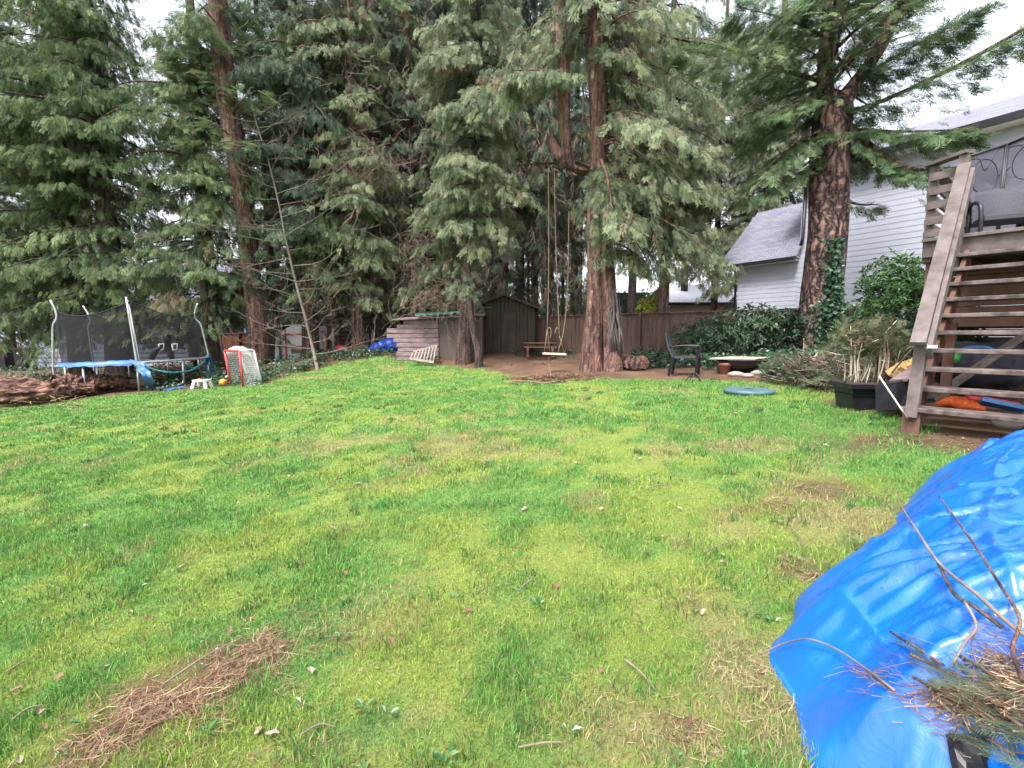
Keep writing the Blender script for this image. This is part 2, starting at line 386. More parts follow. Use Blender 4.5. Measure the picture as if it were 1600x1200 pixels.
# grass: real blades, finer and denser close by
def blades(x, y, h, wd, c, rg, lean=.5):
    n = len(x); az = rg.random(n)*2*PI; la = rg.random(n)*2*PI; le = rg.random(n)*lean
    z = gz(x, y)-.004; dx, dy = np.cos(az)*wd/2, np.sin(az)*wd/2; lx, ly = np.cos(la)*le*h, np.sin(la)*le*h
    hh = h*np.sqrt(np.clip(1-le**2*.7, .2, 1))
    V = np.stack([np.stack([x-dx, y-dy, z], -1), np.stack([x+dx, y+dy, z], -1), np.stack([x+dx*.75+lx*.35, y+dy*.75+ly*.35, z+hh*.6], -1),
                  np.stack([x-dx*.75+lx*.35, y-dy*.75+ly*.35, z+hh*.6], -1), np.stack([x+lx, y+ly, z+hh], -1)], 1)
    i = np.arange(n)[:, None]*5
    return V.reshape(-1, 3), i+np.array([[0, 1, 2, 3]]), i+np.array([[3, 2, 4]]), np.repeat(c, 5, 0)
def band(d0, d1, dens, h, wd, rg, um=1.75):
    n = int(dens*(d1**2-d0**2)/2*2*um); d = np.sqrt(rg.random(n)*(d1**2-d0**2)+d0**2); x = (rg.random(n)*2-1)*um*d
    f = fields(x, d); tall = fbm(x*4.5, d*4.5, 63, 3)
    keep = rg.random(n) < f[0]*(1-.93*f[1])*(1-.35*f[3]*(d < 4))*(.6+.4*sstep(.35, .55, tall)); x, d = x[keep], d[keep]; f = [q[keep] for q in f]; tall = tall[keep]
    n = len(x); hh = h*(.45+.75*rg.random(n))*(.75+.65*sstep(.42, .66, tall))*(1-.35*f[2])
    c = lawn_rgb(*f, rg, n)*(.65+.6*rg.random(n))[:, None]; dd = rg.random(n) < .05+.04*f[2]; c[dd] = np.array((.30, .24, .12))*(.5+.7*rg.random(dd.sum()))[:, None]; lng = rg.random(n) < .03; hh = hh*np.where(lng, 1.6, 1)
    return blades(x, d, hh, wd*(.7+.6*rg.random(n)), c, rg, .9)
parts = [band(.05, 1.0, 3000, .042, .005, rg, 3.5), band(1.0, 2.2, 15000, .042, .0038, rg), band(2.2, 3.6, 9000, .043, .0055, rg), band(3.6, 6, 4200, .042, .008, rg), band(6, 10, 1300, .042, .015, rg), band(10, 18, 520, .042, .024, rg)]
def tufts(n, rg):
    d = 1.3+9*rg.random(n)**1.4; x = (rg.random(n)*2-1)*1.2*d; f = fields(x, d); k = (f[0] > .8) & (f[1] < .2); x, d = x[k], d[k]; m_ = rg.integers(12, 46, len(x)); rad = np.repeat(.02+.05*rg.random(len(x))*(1+.1*d), m_); hm = np.repeat(.045+.045*rg.random(len(x)), m_); tn = np.repeat(.65+.5*rg.random(len(x)), m_); x, d = np.repeat(x, m_), np.repeat(d, m_); n = len(x)
    x = x+rg.normal(0, 1, n)*rad; d = d+rg.normal(0, 1, n)*rad; c = np.array([[.062, .185, .048]])*tn[:, None]*(.6+.7*rg.random((n, 1))); dd = rg.random(n) < .12; c[dd] = np.array((.30, .25, .13))*(.6+.6*rg.random((dd.sum(), 1)))
    return blades(x, d, hm*(.5+.6*rg.random(n)), (.0032+.0016*np.maximum(d-1.5, 0))*(.7+.6*rg.random(n)), c, rg, 1.0)
parts.append(tufts(520, rg))
def merge(parts):
    o = 0; V = []; F4 = []; F3 = []; C = []
    for v, a4, a3, c in parts:
        V.append(v); C.append(c)
        if a4 is not None: F4.append(a4+o)
        if a3 is not None: F3.append(a3+o)
        o += len(v)
    return np.concatenate(V), [np.concatenate(q) for q in (F4, F3) if q], np.concatenate(C)
V, F, C = merge(parts)
tag(npobj('grass', V, F, M['blade'], cols=C), 'short mossy green lawn grass with yellow and straw patches', 'grass', kind='stuff')

# litter: thin straws lying on a patch
def straws(n, px, rx, ry, rot, zr, lr, wd, pal, rg, main=None, spread=1.0):
    cx, cy = px; a = rg.random(n)*2*PI; q = np.sqrt(rg.random(n)); u, v_ = q*np.cos(a)*rx, q*np.sin(a)*ry
    x = cx+u*math.cos(rot)-v_*math.sin(rot); y = cy+u*math.sin(rot)+v_*math.cos(rot)
    kp = fbm(x*7, y*7, 93, 3) > .34+.34*q**1.5; x, y, q = x[kp], y[kp], q[kp]; n = len(x)
    az = rg.random(n)*PI*2 if main is None else main+rg.normal(0, spread, n)
    L = lr[0]+(lr[1]-lr[0])*rg.random(n)**2; el = rg.normal(.05, .16, n); z = gz(x, y)+zr[0]+(zr[1]-zr[0])*rg.random(n)*(1-q**2)
    d = np.stack([np.cos(az)*np.cos(el), np.sin(az)*np.cos(el), np.sin(el)], -1); p = np.stack([x, y, z], -1)
    s_ = np.stack([-np.sin(az), np.cos(az), 0*az], -1)*(wd*(.6+.8*rg.random(n)))[:, None]
    bend = (rg.normal(0, .12, n)*L)[:, None]*np.stack([-np.sin(az), np.cos(az), 0*az], -1)
    e0, e1 = p-d*L[:, None]/2, p+d*L[:, None]/2
    up = np.array([[0, 0, .0015]])
    V = np.stack([e0-s_/2, e0+s_/2, p+bend+s_/2+up, p+bend-s_/2+up, e1+s_/2, e1-s_/2], 1).reshape(-1, 3)
    i = np.arange(n)[:, None]*6; pal = np.array(pal); c = pal[rg.integers(0, len(pal), n)]*(.6+.7*rg.random(n))[:, None]
    return V, np.concatenate([i+np.array([[0, 1, 2, 3]]), i+np.array([[3, 2, 4, 5]])]), None, np.repeat(c, 6, 0)
BR = [(.18, .10, .07), (.25, .155, .105), (.11, .06, .045), (.33, .23, .16), (.20, .115, .08)]
TAN = [(.36, .27, .16), (.27, .20, .12), (.44, .35, .22), (.22, .15, .09)]
def litter(name, label, parts):
    V, F, C = merge(parts); tag(npobj(name, V, F, M['dry'], cols=C), label, 'plant litter', kind='stuff')
litter('needle_litter', 'patch of reddish brown dead needles and twigs on the near left lawn',
       [straws(2100, _p(340, 1060), .36, .34, .84, (.005, .04), (.02, .11), .002, BR, rg, .8, 1.1), straws(1000, _p(230, 1124), .30, .2, .84, (.005, .035), (.02, .10), .002, BR, rg, .8, 1.1), straws(1600, _p(320, 1075), .66, .55, .84, (.01, .035), (.02, .09), .002, BR, rg),
        straws(70, _p(330, 1065), .5, .2, .62, (.01, .04), (.1, .25), .0032, TAN, rg, .7, .9)])
litter('dry_thatch', 'pale dead grass thatch beside the foot of the blue tarp',
       [straws(420, _p(1110, 970), .40, .42, 0, (0, .02), (.02, .09), .002, TAN+BR, rg), straws(420, _p(1170, 1075), .15, .34, .2, (0, .03), (.03, .12), .002, TAN, rg), straws(350, _p(1010, 1130), .5, .25, 0, (0, .015), (.02, .09), .002, TAN+BR, rg), straws(160, _p(1060, 1150), .12, .08, 0, (0, .02), (.02, .09), .002, BR, rg), straws(140, _p(1100, 1165), .08, .1, 0, (0, .02), (.02, .1), .002, TAN, rg), straws(900, _p(800, 900), 1.3, 1.0, 0, (0, .02), (.02, .07), .0018, TAN+BR, rg), straws(600, _p(500, 1000), 1.2, .7, 0, (0, .02), (.02, .07), .0018, TAN+BR, rg),
        straws(220, _p(1245, 888), .24, .14, .3, (.01, .03), (.04, .13), .0032, BR, rg), straws(170, _p(1280, 768), .55, .25, 0, (.0, .03), (.05, .17), .005, BR, rg), straws(130, _p(1180, 797), .5, .16, .1, (.0, .03), (.05, .17), .005, BR, rg)])
litter('bark_mulch', 'trodden brown bark mulch under the rope swing',
       [straws(4200, _p(865, 591), 1.35, .8, 0, (.01, .06), (.05, .2), .014, BR, rg), straws(1400, _p(800, 571), 3.0, .9, 0, (0, .03), (.05, .2), .014, BR, rg), straws(900, _p(1500, 690), 1.2, .5, -.6, (0, .02), (.03, .1), .007, BR, rg)])

# ---------------------------------------------------------------- foliage
def spray_tpl(kind, seed):
    """kites (base, side, tip, side) in the plane x (across) / y (along), unit length"""
    r = random.Random(seed); K = []
    def kite(bx, by, ang, L, wd, dz=0):
        c, s_ = math.sin(ang), math.cos(ang); px_, py_ = s_, -c
        K.append([(bx, by, 0), (bx+c*L*.5+px_*wd/2, by+s_*L*.5+py_*wd/2, dz*.5), (bx+c*L, by+s_*L, dz), (bx+c*L*.5-px_*wd/2, by+s_*L*.5-py_*wd/2, dz*.5)])
    if kind == 'cedar':
        for k in range(8):
            y = .03+.105*k; L = .44*(1-.55*k/8)*(.6+.7*r.random())
            for sg in (-1, 1):
                an = sg*(.5+.35*r.random()); kite(.0, y+.04*r.random(), an, L, .058, -.16*r.random())
                if k < 6 and r.random() < .75: kite(math.sin(an)*L*.5, y+math.cos(an)*L*.5, sg*.1*r.random(), L*.66, .048, -.12*r.random())
        kite(0, .45, .1, .58, .06)
    elif kind == 'fir':
        for k in range(11):
            y = .02+.085*k; L = .36*(1-.5*abs(k/10-.35))*(.7+.6*r.random())
            for sg in (-1, 1): kite(0, y, sg*(.8+.25*r.random()), L, .05, -.10*r.random())
        kite(0, 0, 0, 1.0, .05); kite(0, .6, .2, .4, .06)
    elif kind == 'twig':
        for k in range(5): kite(r.uniform(-.05, .05), .15*k, r.uniform(-.9, .9), .3+.4*r.random(), .022)
        kite(0, 0, 0, 1, .025)
    elif kind == 'needles':
        for k in range(22):
            y = .03+.044*k
            for sg in (-1, 1): kite(0, y, sg*(.75+.2*r.random()), .17*(.8+.3*r.random()), .016, .05*r.random())
        kite(0, 0, 0, 1, .02)
    return np.array(K).reshape(-1, 3)
TPL = {k: [spray_tpl(k, s_) for s_ in range(3)] for k in ('cedar', 'fir', 'twig', 'needles')}
def nrm(a): return a/np.maximum(np.linalg.norm(a, axis=-1, keepdims=True), 1e-9)
def place_sprays(kind, P, A, N, S, C, rg):
    out = []; which = rg.integers(0, 3, len(P)); A = nrm(A); B = nrm(np.cross(A, N)); N = np.cross(B, A)
    for k in range(3):
        m_ = which == k; T = TPL[kind][k]
        if not m_.any(): continue
        p, a_, b_, n_, s_ = P[m_], A[m_], B[m_], N[m_], S[m_]
        V = p[:, None]+s_[:, None, None]*(T[None, :, 0:1]*b_[:, None]+T[None, :, 1:2]*a_[:, None]+T[None, :, 2:3]*n_[:, None])
        cc = np.repeat(C[m_], len(T), 0); q = np.arange(len(V)*len(T)).reshape(-1, 4)
        out.append((V.reshape(-1, 3), q, None, cc))
    return out
def trunk_mesh(mb, path, n=16, flute=.10, seed=1, front=10, sub=6):
    """path: (point, radius); a fluted, slightly irregular tapering trunk"""
    pts = curve_pts([p for p, r_ in path], sub); rr = []
    for i in range(len(path)-1):
        for k in range(sub): t_ = k/sub; rr.append(path[i][1]*(1-t_)+path[i+1][1]*t_)
    rr.append(path[-1][1]); rd = random.Random(seed); ph = [rd.random()*6 for _ in range(4)]
    o = len(mb.v); V = []; F = []
    for i, p in enumerate(pts):
        for j in range(n):
            a_ = 2*PI*j/n
            k = 1+flute*(math.sin(5*a_+ph[0]+i*.12)+.6*math.sin(8*a_+ph[1]-i*.2))*.6+.06*math.sin(3*a_+ph[2]+i*.35)
            V.append(p+Vector((math.cos(a_), math.sin(a_), 0))*rr[i]*k)
    for i in range(len(pts)-1):
        for j in range(n): F.append((i*n+j, i*n+(j+1) % n, (i+1)*n+(j+1) % n, (i+1)*n+j))
    F.append(tuple((len(pts)-1)*n+j for j in range(n)))
    mb.add(V, F, True)
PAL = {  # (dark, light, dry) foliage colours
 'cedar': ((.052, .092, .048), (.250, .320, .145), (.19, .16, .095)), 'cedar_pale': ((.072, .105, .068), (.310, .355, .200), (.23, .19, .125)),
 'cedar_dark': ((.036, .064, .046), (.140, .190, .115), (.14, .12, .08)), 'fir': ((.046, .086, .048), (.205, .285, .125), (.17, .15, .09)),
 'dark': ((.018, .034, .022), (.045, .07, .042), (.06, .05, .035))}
def conifer(name, label, path, z0, z1, rmax, nb, ns, kind='cedar', pal='cedar', m='bark', group=None, seed=1, azf=None, top=.45, size=.5, droop=1.0, twigs=0, prof=None, limbr=.035, trunk_extra=None, cat='tree', flute=.1, minr=.5, limbs=(), front=0):
    if front:
        rf = random.Random(seed+100); limbs = list(limbs)
        for k in range(front):
            hz_ = min(z1-.3, max(z0+.5, z0+.8+(min(z1, 13)-z0-.8)*rf.random())); i_ = max(j for j in range(len(path)) if path[j][0].z <= hz_); i_ = min(i_, len(path)-2); a_, b_ = path[i_][0], path[i_+1][0]; p_ = a_.lerp(b_, (hz_-a_.z)/max(.01, b_.z-a_.z)); an = rf.uniform(-2.5, -.7); L_ = rmax*rf.uniform(.6, 1.0); d_ = Vector((math.cos(an), math.sin(an), 0)); limbs.append(([p_, p_+d_*L_*.35+Vector((0, 0, .1)), p_+d_*L_*.75+Vector((0, 0, -.25)), p_+d_*L_+Vector((0, 0, -rf.uniform(.3, 1.1)))], rf.randint(70, 170), rf.uniform(.6, 1.1)))
    if kind == 'cedar': ns = int(ns*1.75); size *= .72; limbs = [(q_, int(n_*1.7), h_) for q_, n_, h_ in limbs]
    else: ns = int(ns*1.6); size *= .75; limbs = [(q_, int(n_*1.1), h_) for q_, n_, h_ in limbs]
    """trunk (with limbs) and crown; branches leave the trunk between heights z0 and z1"""
    rg = np.random.default_rng(seed)
    base = path[0][0]; th = thing(name, base, label, cat, group)
    mb = MB(); trunk_mesh(mb, path, seed=seed, flute=flute)
    if trunk_extra: trunk_extra(mb)
    zs = np.array([p.z for p, r_ in path]); px_ = np.array([p.x for p, r_ in path]); py_ = np.array([p.y for p, r_ in path])
    hz = z0+(z1-z0)*(np.arange(nb)+rg.random(nb))/nb; az = (np.arange(nb)*2.39996+rg.normal(0, .5, nb)) % (2*PI)
    if azf: az = azf(hz, az, rg)
    ok = ~np.isnan(az); hz, az = hz[ok], az[ok]; nb = len(hz)
    fr = (hz-z0)/max(z1-z0, .1); Lb = rmax*(1-(1-top)*fr)*(minr+(1-minr)*rg.random(nb)) if prof is None else rmax*prof(fr)*(minr+(1-minr)*rg.random(nb))
    P0 = np.stack([np.interp(hz, zs, px_), np.interp(hz, zs, py_), hz], -1); out = np.stack([np.cos(az), np.sin(az), 0*az], -1); lat = np.stack([-np.sin(az), np.cos(az), 0*az], -1)
    e, dr, up = {'cedar': (.18, .85, .42), 'fir': (.22, .42, .12)}[kind]
    e = e+rg.normal(0, .12, nb); dr = dr*droop
    def pt(b_, s_): return P0[b_]+out[b_]*(Lb[b_]*s_)[:, None]+np.stack([0*s_, 0*s_, Lb[b_]*(e[b_]*s_-dr*s_**2+up*s_**3)], -1)
    for b_ in range(nb):
        q = pt(np.full(6, b_), np.linspace(0, .95, 6)); mb.tube([Vector(p) for p in q], [limbr*(1-.8*i/5)*(.6+.15*Lb[b_]) for i in range(6)], 4, cap=False)
    n = nb*ns; b_ = rg.integers(0, nb, n); s_ = .12+.92*rg.random(n)**.75; w_ = (rg.random(n)*2-1)
    hw = Lb[b_]*.62*np.clip(s_*(1.22-s_), .03, 1); W = w_*hw
    P = pt(b_, s_)+lat[b_]*W[:, None]; P[:, 2] += -.28*np.abs(W)*droop+rg.normal(0, .07, n); P[:, :2] += rg.normal(0, .07, (n, 2))
    sg = np.sign(w_)[:, None]; rnd = rg.normal(0, 1, (n, 3))
    if kind == 'cedar':
        A = np.array([[0, 0, -.95]])+out[b_]*.42+lat[b_]*sg*.30+rnd*.24; N = out[b_]*.6+np.array([[0, 0, .55]])+rg.normal(0, .5, (n, 3))
    else:
        A = out[b_]*.7+lat[b_]*sg*.65+np.array([[0, 0, -.28]])+rnd*.2; N = np.array([[0, 0, 1.]])+rg.normal(0, .35, (n, 3))
    S = size*(.55+.75*rg.random(n))
    d_, l_, y_ = [np.array(c) for c in PAL[pal]]
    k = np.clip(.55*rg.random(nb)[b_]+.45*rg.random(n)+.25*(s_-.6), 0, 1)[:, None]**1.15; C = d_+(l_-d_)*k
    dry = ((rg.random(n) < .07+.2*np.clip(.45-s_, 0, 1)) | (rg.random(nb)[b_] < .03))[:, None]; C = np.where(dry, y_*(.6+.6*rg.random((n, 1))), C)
    if limbs:
        extra = []
        for pts, cnt, hw_ in limbs:
            q = np.array([tuple(v) for v in curve_pts(pts, 8)]); u = rg.random(cnt)**.8*(len(q)-1.001); i = u.astype(int); f_ = (u-i)[:, None]; p = q[i]*(1-f_)+q[i+1]*f_; tn = nrm(q[i+1]-q[i]); sd = nrm(np.cross(tn, np.array([[0, 0, 1.]]))); ww = rg.normal(0, .5, cnt)*hw_*(.4+.8*np.sin(PI*np.clip(u/len(q), .05, .95)))
            p = p+sd*ww[:, None]; p[:, 2] -= .3*np.abs(ww)*droop+.1*rg.random(cnt); sgn = np.sign(ww)[:, None]; rr2 = rg.normal(0, 1, (cnt, 3))
            if kind == 'cedar': a2 = np.array([[0, 0, -.95]])+tn*.35+sd*sgn*.3+rr2*.25; n2 = tn*.5+rg.normal(0, .6, (cnt, 3))
            else: a2 = tn*.6+sd*sgn*.6+np.array([[0, 0, -.38]])+rr2*.25; n2 = np.array([[0, 0, 1.]])+rg.normal(0, .4, (cnt, 3))
            k2 = np.clip(rg.random((cnt, 1))*.9, 0, 1); extra.append((p, a2, n2, size*(.5+.7*rg.random(cnt)), d_+(l_-d_)*k2))
            mb.tube([Vector(v) for v in q], [.05*(1-.85*j/len(q)) for j in range(len(q))], 5, cap=False)
        P = np.concatenate([P]+[e_[0] for e_ in extra]); A = np.concatenate([A]+[e_[1] for e_ in extra]); N = np.concatenate([N]+[e_[2] for e_ in extra]); S = np.concatenate([S]+[e_[3] for e_ in extra]); C = np.concatenate([C]+[e_[4] for e_ in extra])
    mb.build('trunk', M[m], th)
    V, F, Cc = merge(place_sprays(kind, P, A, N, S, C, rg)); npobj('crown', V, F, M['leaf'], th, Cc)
    if twigs:
        n = twigs; b_ = rg.integers(0, nb, n); s_ = .2+.7*rg.random(n); P = pt(b_, s_)+rg.normal(0, .15, (n, 3)); A = np.array([[0, 0, -1.]])+rg.normal(0, .45, (n, 3))
        V, F, Cc = merge(place_sprays('twig', P, A, rg.normal(0, 1, (n, 3)), .5+.6*rg.random(n), np.array([[.25, .19, .15]])*(.5+.8*rg.random((n, 1))), rg)); tag(npobj('dead_twigs', V, F, M['dry'], th, Cc), kind='stuff')
    return th
def pathpx(pts, Y, wpx, flare=1.1):
    """trunk path through photo points at one distance, widths in photo pixels"""
    out = []
    for i, ((px, py), wd) in enumerate(zip(pts, wpx)):
        p = at(px, py, Y); out.append((p, wd/2/FPX*Y))
    p0 = out[0][0]; gg = Vector((p0.x, p0.y, g(p0.x, p0.y)-.1))
    return [(gg, out[0][1]*flare), (Vector((p0.x, p0.y, gg.z+.55)), out[0][1]*1.06)]+[q for q in out if q[0].z > gg.z+.9]
def straight(px, Y, r, h=14, lean=(0, 0), flare=1.12):
    x = (px-800)/FPX*Y; z = g(x, Y)-.1
    return [(Vector((x, Y, z)), r*flare), (Vector((x, Y, z+.6)), r*1.05)]+[(Vector((x+lean[0]*k, Y+lean[1]*k, z+h*k)), r*(1-.62*k)) for k in (.25, .5, .75, 1)]

GL, GB, GM = 'tall cedars along the left back of the lawn', 'dark conifers filling the woods behind', 'cedars around the shed and swing'
conifer('cedar_tree', 'broad bright cedar at left edge sweeping low over the blue-grey siding', straight(-70, 16.2, .4, h=15.5), 1.6, 15.0, 4.4, 130, 34, seed=1, group=GL, top=.6, droop=1.0)
conifer('cedar_tree', 'dense cedar whose thick dark trunk stands behind left half of trampoline net', straight(126, 18.0, .34, h=15.5), 1.9, 15.0, 3.9, 140, 32, seed=2, front=16, group=GL, top=.6)
conifer('cedar_tree', 'dense cedar with trunk behind the middle pole of the trampoline net', straight(186, 17.4, .40, h=15.5), 1.9, 15.0, 3.8, 140, 32, seed=3, front=16, group=GL, top=.55)
conifer('cedar_tree', 'low hung cedar right of the trampoline, drooping over the brown fence', straight(334, 17.6, .32), 1.9, 12.0, 3.8, 120, 32, seed=4, front=10, group=GL, top=.35)
conifer('fir_tree', 'tall bare leaning reddish trunk above the hockey goal with thin crown', pathpx([(405, 575), (400, 480), (392, 430), (378, 300), (358, 170), (345, 50), (335, -60)], 17.2, [28, 27, 26, 26, 27, 26, 24]), 7.6, 13.5, 3.0, 42, 24, kind='fir', pal='fir', m='bark_red', seed=5, group=GL, top=.7)
conifer('cedar_tree', 'dark cedar with thick trunk right of the white greenhouse tent', straight(486, 18.2, .30, h=15.5), 3.6, 15.0, 2.7, 80, 30, pal='cedar_dark', seed=6, front=12, group=GL, top=.6, twigs=200)
conifer('cedar_tree', 'slender dark cedar behind the grey stakes beside the traffic cone', straight(524, 19.0, .27, h=15.5), 3.0, 15.0, 2.6, 60, 28, pal='cedar', seed=7, front=8, group=GL, top=.7, twigs=150)
conifer('cedar_tree', 'cedar with light brown trunk behind the leaning weathered boards', straight(562, 18.4, .24, h=15.5), 2.6, 15.0, 2.4, 60, 28, pal='cedar_pale', m='bark_red', seed=8, front=9, group=GL, top=.8, twigs=200)
conifer('fir_tree', 'tall straight conifer with bare dark trunk left of the pink boarded lean-to', straight(600, 20.0, .26, lean=(-.3, 0), h=17), 6.2, 16.5, 2.6, 85, 30, pal='cedar', m='bark', seed=9, group=GM, top=.8, twigs=500)
conifer('fir_tree', 'conifer with slim reddish trunk rising behind the lean-to roof', straight(655, 20.5, .2, lean=(-.3, 0), h=17), 7.0, 16.5, 2.8, 80, 30, pal='cedar_dark', m='bark_red', seed=10, group=GM, top=.8, twigs=300)
def az735(hz, az, rg): return np.where(((hz < 4.2) & (np.sin(az) > .3)) | ((hz < 9) & (np.cos(az) > .75)), np.nan, az)
def tw735(mb):
    p = gp(748, 574); trunk_mesh(mb, [(p-Vector((0, 0, .1)), .15), (p+Vector((-.02, 0, .5)), .105), (p+Vector((-.22, .02, 1.6)), .095), (p+Vector((-.42, .1, 4.5)), .07)], 10, seed=3)
conifer('cedar_tree', 'twin-stemmed cedar with pale drooping sprays in front of the plywood panel', pathpx([(725, 568), (727, 500), (733, 420), (742, 320), (748, 220), (745, 100), (742, -40)], 15.6, [23, 19, 18, 17, 16, 15, 14], 1.1), 3.9, 13, 2.5, 110, 34, pal='cedar_pale', seed=12, front=10, group=GM, azf=az735, top=.75, trunk_extra=tw735, droop=1.15)
# ---- the swing tree
SW = 12.2
def swing_extra(mb):
    q = lambda px, py, dY=0: at(px, py, SW+dY)
    # second half of the split base
    b = gp(958, 580); trunk_mesh(mb, [(b-Vector((0, 0, .12)), .27), (q(956, 545, -.16), .225), (q(953, 480, -.12), .20), (q(947, 400, -.06), .20), (q(940, 330), .16)], 14, seed=8)
    trunk_mesh(mb, [(q(936, 268), .20), (q(912, 270, -.1), .19), (q(885, 256, -.2), .16), (q(868, 232, -.2), .12), (q(862, 210, -.2), .05)], 10, seed=5)
    trunk_mesh(mb, [(q(890, 258, -.2), .15), (q(884, 225, -.2), .15), (q(881, 160, -.1), .15), (q(879, 90), .14), (q(874, -40), .11)], 10, seed=6)
    trunk_mesh(mb, [(q(935, 266), .1), (q(900, 254, .1), .09), (q(860, 255, .1), .07), (q(815, 258), .055), (q(806, 258), .05)], 8, seed=9)
    trunk_mesh(mb, [(q(945, 300), .14), (q(972, 262, -.1), .15), (q(984, 200), .17), (q(988, 100), .2), (q(990, -50), .17)], 10, seed=7)
_s = lambda px, py, dY=0: at(px, py, SW+dY)
CL = [([_s(950, 300), _s(1000, 285, -.3), _s(1060, 285, -.6), _s(1120, 305, -.8)], 420, 1.0), ([_s(945, 330), _s(985, 330, -.6), _s(1030, 345, -1.1)], 240, .8), ([_s(940, 250, -.2), _s(948, 275, -.8), _s(955, 320, -1.2), _s(950, 360, -1.3)], 240, .5),
      ([_s(950, 380), _s(975, 385, -.5), _s(1010, 410, -.9)], 160, .5), ([_s(985, 200), _s(1050, 200, -.4), _s(1110, 240, -.8)], 360, 1.0), ([_s(880, 120), _s(850, 110, -.8), _s(800, 110, -1.4)], 260, .8)]
def azsw(hz, az, rg):
    a = az.copy(); low = hz < 6.4
    a = np.where(low, rg.normal(-.5, .55, len(az)), a); mid = (hz < 8.6) & (np.cos(a) < .15); return np.where(mid & ~low, np.nan, a)
conifer('cedar_tree', 'big many-stemmed red cedar with elbow limb that holds the rope swing', pathpx([(926, 578), (926, 540), (931, 460), (932, 380), (932, 300), (936, 240), (934, 130), (932, 20), (930, -60)], SW, [33, 29, 28, 28, 27, 26, 25, 24, 22], 1.2), 4.4, 10.5, 3.2, 105, 34, pal='cedar_pale', m='bark_red', seed=14, azf=azsw, top=.75, trunk_extra=swing_extra, droop=1.25, flute=.16, group=GM, minr=.45, limbs=CL)
conifer('cedar_tree', 'pale green drooping cedar behind the fence, left of the white house', straight(1034, 19.5, .22, h=15.5), 5.2, 15, 3.0, 110, 34, pal='cedar_pale', seed=15, front=8, top=.75, droop=1.2, group='conifers behind the right fence')
conifer('cedar_tree', 'pale cedar filling the gap between swing tree and low grey roof', straight(1178, 24.5, .2, h=15), 4.6, 14.5, 2.9, 90, 30, pal='cedar_pale', seed=17, top=.6, droop=1.2, group='conifers behind the right fence', front=10)
conifer('cedar_tree', 'tall pale cedar far behind the fence, just left of the low grey roof wing', straight(1112, 27, .2, h=19), 5.0, 18.5, 3.3, 120, 30, pal='cedar_pale', seed=19, top=.7, droop=1.2, group='conifers behind the right fence', front=14, size=.6)
conifer('cedar_tree', 'yellowish cedar standing behind the low grey roof wing', straight(1195, 25, .3, h=18), 3.5, 17.5, 3.4, 100, 30, pal='cedar_pale', seed=16, top=.75, droop=1.2, group='conifers behind the right fence', size=.65)
# ---- the great fir on the right
FY = 12.4
def fir_extra(mb):
    q = lambda px, py, dY=0: at(px, py, FY+dY)
    trunk_mesh(mb, [(q(1305, 170), .34), (q(1335, 130, -.1), .2), (q(1372, 80, -.4), .16), (q(1400, 20, -.6), .14), (q(1425, -60, -.8), .1)], 10, seed=2)
    trunk_mesh(mb, [(q(1310, 175), .14), (q(1360, 165, -.4), .12), (q(1440, 130, -1), .11), (q(1520, 90, -1.6), .09), (q(1600, 45, -2), .07), (q(1640, 20, -2.2), .05)], 8, seed=3)
    trunk_mesh(mb, [(q(1312, 190), .13), (q(1370, 235, -.6), .10), (q(1420, 262, -1.1), .075), (q(1470, 268, -1.6), .04)], 8, seed=4)
    trunk_mesh(mb, [(q(1310, 300), .07), (q(1335, 318, -.3), .05), (q(1375, 320, -.6), .025)], 6, seed=5)
    trunk_mesh(mb, [(q(1270, 240), .05), (q(1215, 265, -.2), .035), (q(1160, 290, -.3), .02), (q(1120, 300, -.3), .012)], 6, seed=6)
    trunk_mesh(mb, [(q(1290, 130), .09), (q(1230, 110, -.3), .07), (q(1150, 80, -.5), .06), (q(1050, 60, -.8), .04)], 6, seed=6)
    trunk_mesh(mb, [(q(1288, 150), .2), (q(1292, 90), .2), (q(1300, 0), .18), (q(1305, -60), .16)], 10, seed=12)
_q = lambda px, py, dY=0: at(px, py, FY+dY)
FL = [([_q(1290, 200), _q(1240, 225, -.4), _q(1185, 275, -.8)], 260, .8), ([_q(1285, 240), _q(1230, 275, -.3), _q(1165, 310, -.5)], 130, .5), ([_q(1288, 170), _q(1230, 185, .4), _q(1165, 225, .5)], 260, .9), ([_q(1310, 175), _q(1360, 165, -.4), _q(1440, 130, -1), _q(1520, 90, -1.6), _q(1600, 45, -2), _q(1660, 10, -2.3)], 420, .9),
      ([_q(1312, 190), _q(1370, 235, -.6), _q(1420, 262, -1.1), _q(1480, 262, -1.8), _q(1545, 258, -2.4)], 420, .75), ([_q(1310, 200), _q(1380, 205, -.5), _q(1450, 205, -1.2), _q(1520, 200, -1.9)], 380, .9),
      ([_q(1310, 230), _q(1345, 250, .3), _q(1400, 262, .6)], 160, .6), ([_q(1310, 300), _q(1335, 318, -.3), _q(1375, 320, -.6)], 30, .2),
      ([_q(1330, 130), _q(1380, 100, -.3), _q(1450, 60, -.8), _q(1530, 20, -1.3)], 420, 1.0), ([_q(1300, 120), _q(1360, 50, .3), _q(1420, -10, .4)], 300, 1.0),
      ([_q(1290, 130), _q(1230, 110, -.3), _q(1150, 95, -.5), _q(1060, 75, -.8)], 420, .9), ([_q(1285, 150), _q(1240, 160, -.5), _q(1190, 185, -.9)], 240, .7), ([_q(1295, 60), _q(1230, 30, -.4), _q(1150, 10, -.6)], 400, 1.0), ([_q(1300, 30, -.3), _q(1310, -20, -1), _q(1320, -30, -1.8)], 300, 1.0)]
def azfir(hz, az, rg): return np.where((hz < 7.0) & (np.cos(az) < -.15), np.nan, az)
